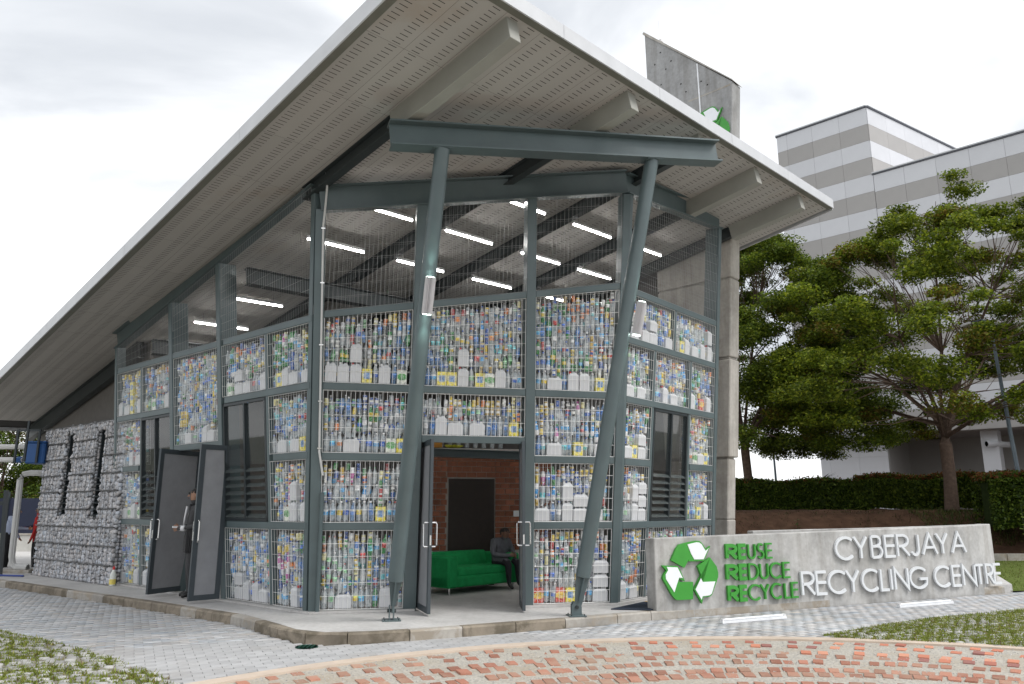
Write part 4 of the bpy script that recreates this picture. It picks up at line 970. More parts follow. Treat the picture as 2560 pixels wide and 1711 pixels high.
wall_lamp(P2 + V(.19, -.02, 0), ax2, (-.19, .02, 0), 'grey cylinder lamp glowing up and down the raking column right of the entrance')
def tube_light(a, c, label):
    P, Q = roof(a, c, -.24), roof(a, c + 1.2, -.24); t = thing('tube_light', label, 'ceiling light', P, 'lit fluorescent tubes under the hall ceiling')
    b = MB(); b.bar(P + rN * .045, Q + rN * .045, rAs, .06, rN, .05); b.build('batten', M['fixture'], t)
    b = MB(); b.tube([P + rCs * .01, Q - rCs * .01], .013, 8); b.build('tube', M['tube'], t)
    b = MB(); [b.bar(P + rCs * x + rN * .07, P + rCs * x + rN * .24, rAs, .012, rCs, .012) for x in (.2, 1.0)]; b.build('hanger', M['chrome'], t, kind='stuff')
rowsA = [(-1.75, 'front row'), (-.4, 'second row'), (1.0, 'third row'), (3.85, 'fifth row'), (5.3, 'sixth row'), (6.65, 'rearmost row')]
bays = [(.15, 'in the leftmost bay'), (2.1, 'in the second bay'), (4.1, 'in the third bay'), (5.9, 'in the rightmost bay')]
for a, rn in rowsA:
    for c, bn in bays:
        if (a > 3 and c > 1) or (a == -1.75 and c < 1): continue
        tube_light(a, c, f'lit white fluorescent tube under the ceiling {bn}, {rn}')

# ------------------------------------------------------------------ sofa
SO = V(-1.13, 13.98, 0)
sofa = thing('sofa', 'green fabric sofa with low arms and metal legs inside the open entrance', 'sofa', SO)
def soft(b_, name, **k): return b_.build(name, M['sofa'], sofa, True, .035, **k)
cD, aD = V(.69, .724, 0), V(-.724, .69, 0)         # length along cD, backwards along aD
b = MB(); b.box(SO + V(0, 0, .12), cD * 1.85, aD * .86, V(0, 0, .2)); soft(b, 'base')
b = MB(); b.box(SO + cD * .25 + aD * .02 + V(0, 0, .3), cD * 1.36, aD * .62, V(0, 0, .16)); soft(b, 'seat_cushion')
for s in (0, 1.61): b = MB(); b.box(SO + cD * s - aD * .012 + V(0, 0, .115), cD * .24, aD * .87, V(0, 0, .55)); soft(b, 'armrest')
b = MB(); b.prism([SO + cD * .2 + aD * .62 + V(0, 0, .3), SO + cD * .2 + aD * .87 + V(0, 0, .2), SO + cD * .2 + aD * .92 + V(0, 0, .70), SO + cD * .2 + aD * .72 + V(0, 0, .70)], cD * 1.45); soft(b, 'backrest')
for s in (.1, 1.75):
    for r in (.08, .78): b = MB(); b.tube([SO + cD * s + aD * r, SO + cD * s + aD * r + V(0, 0, .13)], .018, 10); b.build('leg', M['chrome'], sofa, smooth=True)

# things on the shelf beam over the inner lobby
for i in range(9):
    q = V(-1.55 + .165 * i, 14.92 + .039 * i, 2.665); o = link('plastic_bottle', bpy.data.meshes['plastic_bottle'], None, label=f'small bottle, {ordinal(i)} from left in the row on the steel shelf beam inside the entrance', cat='bottle', group='bottles on the shelf beam'); o.location = q
b = MB(); b.lathe([(.12, 0), (.19, .03), (.2, .045), (.17, .05), (.1, .02)], 18, V(-1.15, 14.93, 2.662)); tr = b.build('tray', plain('tray_yellow', (.55, .55, .04), .4), None, smooth=True); tag(tr, 'yellow round tray lying on the steel shelf beam inside the entrance', 'tray')
b = MB(); b.cbox((-1.58, 14.86, 2.72), (.42, .09, 0), (-.03, .16, 0), (0, 0, .12)); tr = b.build('basket', plain('basket_orange', (.50, .22, .03), .6), None, bevel=.01); tag(tr, 'orange box lying on the steel shelf beam inside the entrance', 'box')
# small things about the doors
b = MB(); mp_ = [V(1.50, 12.10, .004), V(2.08, 12.0, .004), V(2.75, 12.75, .004), V(2.15, 13.0, .004)]; b.prism(mp_, V(0, 0, .014)); dm = b.build('door_mat', M['mat'])
tag(dm, 'dark blue rubber door mat on the concrete apron beside the sign wall', 'mat')
b = MB(); b.prism([mp_[2] + V(0, 0, .0), mp_[3], mp_[3] + V(.05, .1, 0), mp_[2] + V(.05, .1, 0)], V(0, 0, .012)); b.build('mat_edge', M['mat_edge'], dm)
b = MB(); b.tube([V(-2.47, 9.70, GZ - .01), V(-2.47, 9.70, GZ + .012)], .135, 24); lid = b.build('drain_lid', M['lid']); tag(lid, 'round green plastic drain lid in the pavers below the kerb corner', 'drain cover')
b = MB(); 
for k in range(4): b.cbox(V(-2.47 + .05 * k - .075, 9.70, GZ + .014), V(.012, 0, 0), V(0, .2, 0), V(0, 0, .004))
b.build('lid_rib', M['lid'], lid, kind='stuff')
DP = V(-7.93, 15.72, .003); det = thing('detergent_bottle', 'white detergent bottle with a red cap standing at the foot of the stone wall', 'bottle', DP)
b = MB(); b.lathe([(.045, 0), (.055, .01), (.058, .1), (.057, .2), (.035, .27), (.018, .31)], 12, DP); b.build('bottle_body', plain('detergent_white', (.72, .74, .70), .35), det, smooth=True)
b = MB(); b.lathe([(.022, .31), (.022, .35), (.012, .375)], 10, DP); b.build('cap', plain('cap_red', (.55, .03, .03), .4), det, smooth=True)
b = MB(); b.lathe([(.0595, .03), (.0595, .13)], 12, DP); b.build('bottle_label', plain('label_yellow', (.75, .62, .15), .5), det, smooth=True)
# a broom-like paint brush tied to the right door: pale strip
BD = FB.p(3.165, 1.1, .06) + V(.07, -.68, .12)
# ------------------------------------------------------------------ sign wall with raised lettering
SA, SD = V(2.17, 11.99, 0), V(.897, .442, 0); SN = V(.442, -.897, 0)
def sp(s, z, o=0.): return SA + SD * s + V(0, 0, z) + SN * o
SIGN = thing('sign_wall', 'pale concrete sign wall with a raised recycling emblem and green and white letters', 'sign', SA)
ztop = lambda s: 1.055 + .0155 * s
b = MB(); BND = sp(7.82, 0); EN = V(9.87, 16.1, 0); th = .23
front = [sp(s, 0) for s in np.linspace(0, 7.82, 9)] + [EN]
def strip_wall(pts, th, zt, z0, name, mat, parent=None):
    b = MB(); n = len(pts); off = []
    for i, p in enumerate(pts):
        t = unit(pts[min(i + 1, n - 1)] - pts[max(i - 1, 0)]); off.append(p + V(-t[1], t[0], 0) * th)
    vs = []
    for i, p in enumerate(pts): q = off[i]; z = zt[i]; vs += [V(p[0], p[1], z0), V(p[0], p[1], z), V(q[0], q[1], z), V(q[0], q[1], z0)]
    fs = [(0, 1, 2, 3), (4 * n - 1, 4 * n - 2, 4 * n - 3, 4 * n - 4)]
    for i in range(n - 1):
        for k in range(4): fs.append((4 * i + k, 4 * i + 4 + k, 4 * i + 4 + (k + 1) % 4, 4 * i + (k + 1) % 4))
    b.add(vs, fs); return b.build(name, mat, parent, bevel=.012)
strip_wall(front, th, [ztop(s) for s in np.linspace(0, 7.82, 9)] + [1.19], GZ - .05, 'front_wall', M['conc'], SIGN)
bk = [V(4.85, 15.75, 0), V(6.2, 16.15, 0), V(7.6, 16.45, 0), V(8.8, 16.6, 0), V(9.5, 16.5, 0), V(9.86, 16.3, 0)]
strip_wall(bk, .2, [1.06, 1.08, 1.10, 1.13, 1.16, 1.185], GZ - .05, 'return_wall', M['conc'], SIGN)
def glyph(ch):
    A = lambda cx, cy, rx, ry, a0, a1, n=14: [(cx + rx * cos(radians(a0 + (a1 - a0) * i / n)), cy + ry * sin(radians(a0 + (a1 - a0) * i / n))) for i in range(n + 1)]
    return {
     'C': [A(.56, .5, .56, .5, 47, 313, 22)], 'Y': [[(0, 1), (.5, .47), (1, 1)], [(.5, .49), (.5, 0)]],
     'B': [[(0, 0), (0, 1)], [(0, 1), (.5, 1)] + A(.5, .765, .38, .235, 85, -85, 8) + [(.5, .53), (0, .53)], [(0, 0), (.55, 0)] + A(.55, .265, .45, .265, -85, 85, 8) + [(.55, .53), (.1, .53)]],
     'E': [[(1, 1), (0, 1), (0, 0), (1, 0)], [(0, .52), (.95, .52)]], 'R': [[(0, 0), (0, 1), (.52, 1)] + A(.52, .74, .46, .26, 85, -85, 9) + [(.52, .48), (0, .48)], [(.36, .48), (1, 0)]],
     'J': [[(1, 1), (1, .3)] + A(.5, .3, .5, .3, -5, -150, 9)], 'A': [[(0, 0), (.5, 1), (1, 0)], [(.2, .34), (.8, .34)]],
     'L': [[(0, 1), (0, 0), (1, 0)]], 'I': [[(.5, 0), (.5, 1)]], 'N': [[(0, 0), (0, 1), (1, 0), (1, 1)]],
     'G': [A(.54, .5, .54, .5, 42, 322, 22) + [(1, .44), (.58, .44)]], 'T': [[(0, 1), (1, 1)], [(.5, 1), (.5, 0)]],
     'U': [[(0, 1), (0, .32)] + A(.5, .32, .5, .32, 182, 358, 12) + [(1, .32), (1, 1)]],
     'S': [A(.5, .745, .44, .255, 35, 262, 12) + A(.5, .25, .48, .25, 82, -148, 12)],
     'D': [[(0, 0), (0, 1), (.35, 1)] + A(.35, .5, .65, .5, 88, -88, 14) + [(.35, 0), (0, 0)]],
    }[ch]
def stroke(b, pts, w, fmap, o0, o1):
    P = [np.array(p) for p in pts]; n = len(P); Lf, Rt = [], []; closed = np.linalg.norm(P[0] - P[-1]) < 1e-4
    for i in range(n):
        def nrm(a, c): t = c - a; t = t / (np.linalg.norm(t) + 1e-9); return np.array([-t[1], t[0]])
        pv = P[i - 1] if i else (P[-2] if closed else None); nx = P[i + 1] if i < n - 1 else (P[1] if closed else None)
        if pv is None: m = nrm(P[i], nx)
        elif nx is None: m = nrm(pv, P[i])
        else:
            a, c = nrm(pv, P[i]), nrm(P[i], nx); m = (a + c) / (np.linalg.norm(a + c) + 1e-9); m = m / max(.38, m.dot(a))
        Lf.append(P[i] + m * w / 2); Rt.append(P[i] - m * w / 2)
    vs = [fmap(*q, o1) for q in Lf] + [fmap(*q, o1) for q in Rt] + [fmap(*q, o0) for q in Lf] + [fmap(*q, o0) for q in Rt]; fs = []
    for i in range(n - 1): fs += [(i, i + 1, n + i + 1, n + i), (i, 2 * n + i, 2 * n + i + 1, i + 1), (n + i, n + i + 1, 3 * n + i + 1, 3 * n + i), (2 * n + i, 3 * n + i, 3 * n + i + 1, 2 * n + i + 1)]
    fs += [(0, n, 3 * n, 2 * n), (n - 1, 3 * n - 1, 4 * n - 1, 2 * n - 1)]
    b.add(vs, fs)
def letter(ch, s0, s1, z0, z1, w, mat, slope):
    b = MB(); s0 += w / 2; s1 -= w / 2; z0 += w / 2; z1 -= w / 2
    if ch == 'I': s1 = s0 = (s0 + s1) / 2
    for k, pl in enumerate(glyph(ch)):
        stroke(b, [(s0 + x * (s1 - s0), z0 + y * (z1 - z0) + slope(s0 + x * (s1 - s0))) for x, y in pl], w, lambda s, z, o: sp(s, z, o), .012 + .001 * k, .05 + .002 * k)
    b.build('letter', mat, SIGN)
def line(text, spans, z0, z1, slope, w, mat, bold=0, wb=.058):
    for i, (ch, (s0, s1)) in enumerate(zip(text, spans)): letter(ch, s0, s1, z0, z1, wb if i < bold else w, mat, slope)
line('CYBERJAYA', [(3.815, 4.29), (4.28, 4.64), (4.716, 5.016), (5.07, 5.369), (5.396, 5.743), (5.771, 6.021), (6.084, 6.534), (6.505, 6.86), (6.93, 7.385)], .612, 1.02, lambda s: .0125 * (s - 3.8), .046, M['white'])
line('RECYCLINGCENTRE', [(2.957, 3.27), (3.29, 3.563), (3.575, 4.04), (4.01, 4.36), (4.397, 4.855), (4.875, 5.115), (5.135, 5.20), (5.243, 5.634), (5.65, 6.153), (6.339, 6.825), (6.851, 7.13), (7.166, 7.57), (7.549, 7.82), (7.861, 8.12), (8.11, 8.36)], .068, .468, lambda s: -.004 * (s - 3), .046, M['white'])
line('REUSE', [(1.366, 1.612), (1.621, 1.815), (1.83, 2.0), (2.034, 2.182), (2.212, 2.369)], .695, .947, lambda s: 0, .029, M['green'], 2)
line('REDUCE', [(1.352, 1.608), (1.616, 1.809), (1.82, 2.038), (2.06, 2.25), (2.275, 2.545), (2.563, 2.735)], .373, .634, lambda s: 0, .029, M['green'], 2)
line('RECYCLE', [(1.361, 1.594), (1.602, 1.79), (1.794, 2.06), (2.05, 2.245), (2.27, 2.525), (2.566, 2.705), (2.725, 2.886)], .052, .308, lambda s: 0, .029, M['green'], 2)
LOGO_G = [[(.275, .726), (.32, .80), (.385, .90), (.44, .955), (.60, .985), (.78, 1.008), (.84, 1.003), (.889, .973), (.93, .92), (.964, .870), (1.056, .923), (.911, .697), (.608, .701), (.625, .74), (.523, .607)],
          [(.780, .627), (1.037, .748), (1.161, .607), (1.186, .513), (1.18, .45), (1.157, .405), (1.038, .187), (1.0, .165), (.965, .160), (.864, .157), (.832, .065), (.686, .287), (.857, .501), (.880, .400)],
          [(.097, .655), (.397, .639), (.460, .538), (.521, .407), (.415, .449), (.403, .404), (.679, .393), (.663, .137), (.38, .139), (.330, .150), (.266, .216), (.106, .461), (.108, .49), (.129, .527), (.180, .578)]]
LOGO_W = [[(.60, .955), (.78, .985), (.83, .98), (.877, .954), (.952, .848), (1.012, .888), (.902, .725), (.720, .727), (.665, .81)],
          [(1.114, .384), (1.029, .206), (.99, .183), (.946, .178), (.845, .173), (.824, .122), (.715, .280), (.832, .443), (.862, .385)],
          [(.182, .632), (.386, .619), (.478, .458), (.41, .468), (.36, .37), (.307, .256), (.160, .458), (.157, .519), (.209, .584)]]
def logo(fmap, parent, wset):
    for g, w in zip(LOGO_G, LOGO_W):
        b = MB(); p0, p1 = [fmap(x, y, .01) for x, y in g], fmap(*g[0], .05) - fmap(*g[0], .01); b.prism(p0, p1); o = b.build('emblem_arrow', M['green'], parent)
        b = MB(); b.prism([fmap(x, y, .0505) for x, y in w], fmap(*w[0], .056) - fmap(*w[0], .0505)); b.build('arrow_fold', M['logo_white'], o)
logo(lambda x, y, o: sp(x, y, o), SIGN, 0)
for P, Q, lb in ((V(3.03, 11.60, GZ), V(4.15, 12.15, GZ), 'slim white fluorescent light fitting lying on the pavers below the green letters'), (V(6.49, 13.40, GZ), V(7.73, 14.0, GZ), 'slim white fluorescent light fitting lying on the pavers below the white letters')):
    t = thing('light_fitting', lb, 'light', P); ax = unit(Q - P); sd_ = V(-ax[1], ax[0], 0)
    b = MB(); b.bar(P + V(0, 0, .022), Q + V(0, 0, .022), sd_, .075, V(0, 0, 1), .036); b.build('fitting_body', M['fixture'], t)
    b = MB(); b.tube([P + ax * .05 + V(0, 0, .055) - sd_ * .01, Q - ax * .05 + V(0, 0, .055) - sd_ * .01], .014, 10); b.build('tube', M['logo_white'], t, smooth=True)
    for e in (P + ax * .025, Q - ax * .025): b = MB(); b.cbox(e + V(0, 0, .052), ax * .03, sd_ * .05, V(0, 0, .035)); b.build('lamp_holder', M['lamp_body'], t)

# ------------------------------------------------------------------ concrete fin that rises through the roof
FIN = thing('concrete_fin', 'tall bare concrete fin with a sloping top rising through the roof', 'tower', (4.4, 15.6, 0))
FP = V(4.40, 15.60, 0)
def fin_a(z): return .16 - .0757 * z
def fin_block(z0, z1, a_far, ins, name='fin_segment', mat='conc_pillar'):
    b = MB(); p = []
    for z in (z0, z1):
        a0 = fin_a(z) + ins; p += [FP + rA * a0 + rC * ins + V(0, 0, z), FP + rA * a_far + rC * ins + V(0, 0, z), FP + rA * a_far + rC * (.40 - ins) + V(0, 0, z), FP + rA * a0 + rC * (.40 - ins) + V(0, 0, z)]
    b.add(p, [(3, 2, 1, 0), (4, 5, 6, 7), (0, 1, 5, 4), (1, 2, 6, 5), (2, 3, 7, 6), (3, 0, 4, 7)]); return b.build(name, M[mat], FIN, bevel=.02)
zs = [(-.1, 1.28, .035), (1.285, 2.5, .04), (2.53, 4.55, .0), (4.60, 6.28, .004), (6.31, 7.75, .0)]
for z0, z1, ins in zs: fin_block(z0, z1, 1.5, ins)
for z in (4.575, 6.295): fin_block(z - .024, z + .014, 1.48, .02)
for z in (1.2825, 2.515): fin_block(z - .02, z + .02, 1.48, .06)
b = MB(); sec = [(fin_a(7.76), 7.76), (fin_a(10.74), 10.74), (1.56, 12.96), (1.5, 7.76)]
b.prism([FP + rA * a + V(0, 0, z) for a, z in sec], rC * .38); tw = b.build('fin_head', M['conc_tower'], FIN, bevel=.015)
b = MB(); b.tube([FP + rA * .171 - rC * .008 + V(0, 0, 11.52), FP + rA * .147 - rC * .008 + V(0, 0, 9.3)], .02, 6); b.build('lightning_strip', M['fixture'], FIN)
b = MB(); b.box(FP + rA * .45 - rC * .004 + V(0, 0, 10.66), rA * -1.05, rC * .006, V(0, 0, .035)); b.build('pour_line', M['kerb_clean'], FIN)
for a, z in ((1.3, 12.0), (1.13, 12.25), (1.0, 11.75), (.85, 11.9), (.62, 11.2), (1.3, 11.2), (.5, 10.95), (-.05, 10.9), (.1, 11.05), (1.15, 11.4)):
    b = MB(); b.tube([FP + rA * a - rC * .006 + V(0, 0, z), FP + rA * a + rC * .01 + V(0, 0, z)], .022, 8); b.build('tie_hole', M['slot'], FIN)
b = MB(); b.prism([FP + rA * a - rC * .03 + V(0, 0, z) for a, z in ((-.68, 10.74), (-.66, 10.78), (1.56, 13.0), (1.6, 12.96))], rC * .44); b.build('coping', M['conc_pillar'], FIN)
logo(lambda x, y, o: FP + rA * (-.139 - (x - .799) * 1.0) - rC * o + V(0, 0, 10.30 + (y - 1.01) * 1.26), FIN, 0)
rb = FP + rA * 1.257 + rC * .19 + V(0, 0, 12.66); LR = thing('lightning_rod', 'thin lightning rod standing on top of the concrete fin', 'lightning rod', rb)
b = MB(); b.tube([rb, rb + V(0, 0, .06), rb + V(0, 0, .62)], [.014, .008, .005], 6); b.build('rod', M['lamp_body'], LR)
b = MB(); b.cbox(rb + V(0, 0, .03), rA * .16, rC * .1, V(0, 0, .06)); b.build('clamp', M['lamp_body'], LR)
ab = roof(5.6, -1.2, .15); b = MB(); b.tube([ab, ab + V(0, 0, 1.35)], [.012, .006], 6); o = b.build('whip_antenna', M['lamp_body']); tag(o, 'thin whip antenna poking up behind the long left edge of the roof', 'antenna')

# ------------------------------------------------------------------ striped office block behind
W0 = V(22.732, 47, 0); OFF = thing('office_block', 'large office block clad in pale and grey horizontal bands behind the trees', 'building', W0)
wp = lambda a, z, o=0.: W0 + rA * a - rC * o + V(0, 0, z)
RD = V(.837, .547, 0); RNm = V(.547, -.837, 0)
b = MB(); f = [wp(4.94, 5.9), wp(-1.25, 5.9), wp(-1.25, 5.9) + RD * 14, wp(4.94, 5.9) + RD * 14]; b.prism(f, V(0, 0, 27.66 - 5.9)); b.build('tower_block', M['clad_back'], OFF)
b = MB(); f = [wp(-1.26, 5.9), wp(-34, 5.9), wp(-34, 5.9) + rC * 14, wp(-1.26, 5.9) + rC * 14]; b.prism(f, V(0, 0, 22.80 - 5.9)); b.build('wing_block', M['clad_back'], OFF)
pc = {}
def clad(P, x, z0, z1, n, grey):
    key = (tuple(np.round(x, 3)), round(z1 - z0, 3), grey)
    if key not in pc: b_ = MB(); ux = unit(x); b_.box(ux * .006 + V(0, 0, .006), x - ux * .012, V(0, 0, z1 - z0 - .012), n * .05); pc[key] = b_.mesh('cladding_panel', M['panel_grey' if grey else 'panel_white'])
    link('cladding_panel', pc[key], OFF, loc=P + V(0, 0, z0) - W0)
edges = [4.94, 4.22, 2.43, .57, -1.25]
for k in range(16):
    z1 = 27.66 - 1.19 * k; z0 = z1 - 1.19; g_ = k % 2
    for a0, a1 in zip(edges, edges[1:]): clad(wp(a0, 0), rA * (a1 - a0), z0, z1, -rC, g_)
    if k < 5:
        for q in range(6): clad(wp(-1.25, 0) + RD * (2.2 * q), RD * 2.2, z0, z1, RNm, g_)
for k in range(14):
    z1 = 22.80 - 1.19 * k; z0 = max(z1 - 1.19, 5.92); g_ = k % 2
    if k == 13: z1 = z0 + 1.3; z0 = 5.92; z1 = 22.8 - 1.19 * 13
    for q in range(9): clad(wp(-1.27 - 1.83 * q, 0), rA * -1.83, z0, z1, -rC, g_)
def cap(P, Q, n, z): b_ = MB(); b_.box(P + V(0, 0, z) - n * .3, Q - P, n * .42, V(0, 0, .07)); b_.build('parapet_cap', M['clad_cap'], OFF); b_ = MB(); b_.box(P + V(0, 0, z + .075) - n * .3, Q - P, n * .46, V(0, 0, .08)); b_.build('parapet_cap', M['fascia'], OFF)
cap(wp(5.0, 0), wp(-1.3, 0), -rC, 27.67); cap(wp(-1.25, 0), wp(-1.25, 0) + RD * 13.2, RNm, 27.675); cap(wp(-1.2, 0), wp(-34, 0), -rC, 22.81)
b = MB(); b.box(wp(-1.25, 24.15) + RD * 5.6 + RNm * .05, RD * 2.0, RNm * .04, V(0, 0, .9)); b.build('window', M['frame'], OFF)
# recessed ground storey
lp = lambda a, z, o=0.: wp(a, z) + rC * (1.2 + o)
b = MB(); b.prism([lp(4.24, 1.2), lp(0.02, 1.2), lp(.02, 1.2, 5), lp(4.24, 1.2, 5)], V(0, 0, 4.71)); b.build('ground_wall', M['clad_back'], OFF)
for a0, a1 in ((4.24, 3.62), (3.62, 1.77), (1.77, .02)):
    for z0, z1 in ((1.2, 3.1), (3.1, 4.72), (4.72, 5.9)): clad(lp(a0, 0), rA * (a1 - a0), z0, z1, -rC, False)
b = MB(); b.prism([lp(0, 1.2, 4), lp(-30, 1.2, 4), lp(-30, 1.2, 4.3), lp(0, 1.2, 4.3)], V(0, 0, 4.71)); b.build('ground_wall', M['panel_grey'], OFF)
b = MB(); b.prism([lp(.02, 1.2, .06), lp(-.03, 1.2, .06), lp(-.03, 1.2, 4), lp(.02, 1.2, 4)], V(0, 0, 4.6)); b.build('ground_wall', M['panel_grey'], OFF)
for a in (-5.2, -13.5): b = MB(); b.prism([lp(a, 1.2, -.3), lp(a - .86, 1.2, -.3), lp(a - .86, 1.2, .6), lp(a, 1.2, .6)], V(0, 0, 4.71)); b.build('pillar', M['panel_white'], OFF)
b = MB(); P = lp(-5.56, 5.1, -.75); b.tube([P, P + V(.25, 0, 0), P + V(1.7, .5, 0)], [.19, .17, .17], 14); b.build('duct', M['panel_white'], OFF, smooth=True)
b = MB(); b.tube([P + V(-.012, 0, 0), P + V(.02, 0, 0)], .15, 14); b.build('duct_mouth', M['slot'], OFF)

# ------------------------------------------------------------------ bank, kerb, hedges, trees
def bank():
    xs, ys = np.arange(2.5, 46, .6), np.concatenate([np.arange(25.32, 31, .35), np.arange(31, 50, 2.0)]); g = np.random.default_rng(21)
    X, Y = np.meshgrid(xs, ys, indexing='ij'); r = np.clip((Y - 25.3) / 3.0, 0, 1); Z = GZ + .06 + 1.48 * (r * r * (3 - 2 * r)) + g.normal(0, .035, X.shape) * (r > 0)
    n, m = X.shape; idx = np.arange(n * m).reshape(n, m); F = np.stack([idx[:-1, :-1], idx[1:, :-1], idx[1:, 1:], idx[:-1, 1:]], -1).reshape(-1, 4)
    return np_mesh('bank', np.stack([X, Y, Z], -1).reshape(-1, 3), F, M['soil'], None, None, True, kind='structure')
bank()
def bank_z(x, y): r = min(max((y - 25.3) / 3.0, 0), 1); return GZ + .06 + 1.48 * (r * r * (3 - 2 * r))
tag(lawn_grass([(14.6, 26.4), (26, 25.5), (26, 29), (14.2, 28.6)], 16000, 8, lambda x, y: bank_z(x, y) - .02, .09, [(.045, .075, .016), (.07, .10, .02), (.10, .08, .03)]), 'weedy grass patch growing on the soil bank in front of the hedge')
tag(lawn_grass([(5, 26.2), (14.6, 26.2), (14.6, 28.4), (5, 28.4)], 2600, 9, lambda x, y: bank_z(x, y) - .02, .05, [(.07, .045, .025), (.05, .06, .02)]), 'sparse dry weeds on the bare brown soil of the bank')
b = MB(); b.box((5, 25.15, GZ - .05), (27, 0, 0), (0, .1, 0), (0, 0, .2)); fk = b.build('far_kerb', M['joint'], None, kind='structure')
for i in range(22): b = MB(); x = 5 + i * 1.2; b.box((x + .01, 25.10, GZ - .05), (1.18, 0, 0), (0, .18, 0), (0, 0, .27)); b.build('kerb_stone', M['kerb_clean'], fk)

def leaf_quads(C, size, g, cols, flat=.5, aspect=.5):
    n = len(C); d = g.normal(0, 1, (n, 3)); d[:, 2] *= flat; d /= np.linalg.norm(d, axis=1)[:, None]
    t = g.normal(0, 1, (n, 3)); t[:, 2] *= flat * .6; t -= (t * d).sum(1)[:, None] * d; t /= np.linalg.norm(t, axis=1)[:, None]
    L = (size * g.uniform(.7, 1.3, n))[:, None]; W = L * aspect
    VV = np.stack([C - d * L / 2, C + t * W / 2 - d * L * .05, C + d * L / 2, C - t * W / 2 - d * L * .05], 1).reshape(-1, 3)
    return VV, np.arange(4 * n).reshape(-1, 4), cols
GREENS = np.array([(.05, .085, .014), (.075, .12, .018), (.115, .165, .022), (.15, .19, .03), (.04, .065, .013)])
def tree(name, label, base, fork_z, r0, pads, g, nleaf=600, leafsize=.15, tint=(1, 1, 1), warm=.12, limbs=9, group=None, prof=(1.0, .30)):
    """pads: list of (centre, radius); limbs run from the fork to groups of pads"""
    base = V(*base); t = thing(name, label, 'tree', base, group); fork = base + V(g.normal(0, .1), g.normal(0, .1), fork_z - base[2])
    b = MB(); hgt = fork_z - base[2]
    b.tube([base - V(0, 0, .2), base + V(0, 0, .12), base + (fork - base) * .4 + V(.03, 0, 0), base + (fork - base) * .8, fork + V(0, 0, .25)], [r0 * 1.5, r0 * 1.12, r0 * .95, r0 * .95, r0 * .9], 12)
    C = np.array([p[0] for p in pads]); rel = C - fork
    ang = np.arctan2(rel[:, 1], rel[:, 0]); el = np.arctan2(rel[:, 2], np.hypot(rel[:, 0], rel[:, 1]))
    # limbs: cluster pads by direction
    seeds = []; order = g.permutation(len(C))
    U = rel / np.linalg.norm(rel, axis=1)[:, None]
    for i in order:
        if all(U[i].dot(U[j]) < .80 for j in seeds): seeds.append(i)
        if len(seeds) >= limbs: break
    lab = np.argmax(U @ U[seeds].T, 1)
    for k, sd in enumerate(seeds):
        mem = np.where(lab == k)[0]; far = C[mem].mean(0) * .45 + C[mem[np.argmax(np.linalg.norm(rel[mem], axis=1))]] * .55
        st = fork + V(0, 0, g.uniform(-.5, .2)); mid = st + (far - st) * .35 + V(0, 0, .12 * np.linalg.norm(far - st) * g.uniform(-.2, .6)); m2 = st + (far - st) * .7 + V(*g.normal(0, .15, 3))
        rr_ = r0 * .42; path = [st, st + (mid - st) * .5 + V(*g.normal(0, .05, 3)), mid, m2, far]; rad = [rr_, rr_ * .8, rr_ * .62, rr_ * .38, rr_ * .12]
        b.tube(path, rad, 7)
        for m in mem:
            tp = C[m] - V(0, 0, pads[m][1] * .12); dd_ = [np.linalg.norm(tp - p) for p in path]; i = max(1, int(np.argmin(dd_)) - (1 if int(np.argmin(dd_)) > 1 else 0)); s0 = path[i]
            b.tube([s0, s0 + (tp - s0) * .5 + V(*g.normal(0, .12, 3)), tp], [rad[i] * .35 + .008, .014, .006], 5)
            for q in range(1):
                e_ = tp + V(*g.normal(0, pads[m][1] * .42, 2), g.normal(0, .08)); b.tube([s0 + (tp - s0) * g.uniform(.5, .95), e_], [.014, .006], 4)
    b.build('trunk', M['bark'], t, smooth=True)
    VV, CC = [], []
    for (c, r) in pads:
        n = int(nleaf * r * r); tone = g.uniform(.75, 1.25)
        u = g.normal(0, 1, (n, 3)); u /= np.linalg.norm(u, axis=1)[:, None]; rr_ = g.uniform(0, 1, n) ** (1 / 2.2)
        lump = 1 + .28 * np.sin(np.arctan2(u[:, 1], u[:, 0]) * 3 + g.uniform(0, 6)) + .15 * np.sin(np.arctan2(u[:, 1], u[:, 0]) * 7 + g.uniform(0, 6))
        P = u * rr_[:, None] * V(r, r, r * prof[1]) * np.stack([lump, lump, np.ones(n)], 1) + c; P[:, 2] -= .06 * np.hypot(P[:, 0] - c[0], P[:, 1] - c[1]) ** 2 / max(r, .3)
        k = g.integers(0, 5, n); cl = GREENS[k] * tone * np.array(tint) * g.uniform(.75, 1.25, n)[:, None]
        wm = g.random() < warm
        if wm: q = g.random(n) < .45; cl[q] = np.array((.17, .125, .022)) * g.uniform(.6, 1.3, q.sum())[:, None]
        VV.append(P); CC.append(cl)
    P = np.concatenate(VV); cl = np.concatenate(CC); v, f, _ = leaf_quads(P, leafsize, g, cl, .55)
    np_mesh('crown', v, f, M['leaf'], cl, t, kind='stuff'); return t
def umbrella_pads(c, R, z0, z1, n, g, rmin=.7, rmax=1.35, hole=.35, cutx=None):
    pads = []
    while len(pads) < n:
        z = g.uniform(z0, z1); y = (z - z0) / (z1 - z0); Rz = R * (1 - max(0, (y - .22) / .78) ** 1.9) ** .5 * (.9 + .1 * min(1, y / .15))
        a = g.uniform(0, 2 * pi); r = Rz * sqrt(g.uniform(hole ** 2, 1)); r = r if g.random() < .4 else Rz * g.uniform(.72, 1.02)
        p = V(c[0] + r * cos(a), c[1] + r * sin(a), z + .05 * r * g.uniform(-1, 1))
        if cutx and p[0] > cutx: continue
        pads.append((p, g.uniform(rmin, rmax) * (1 - .35 * y)))
    return pads
g = np.random.default_rng(31)
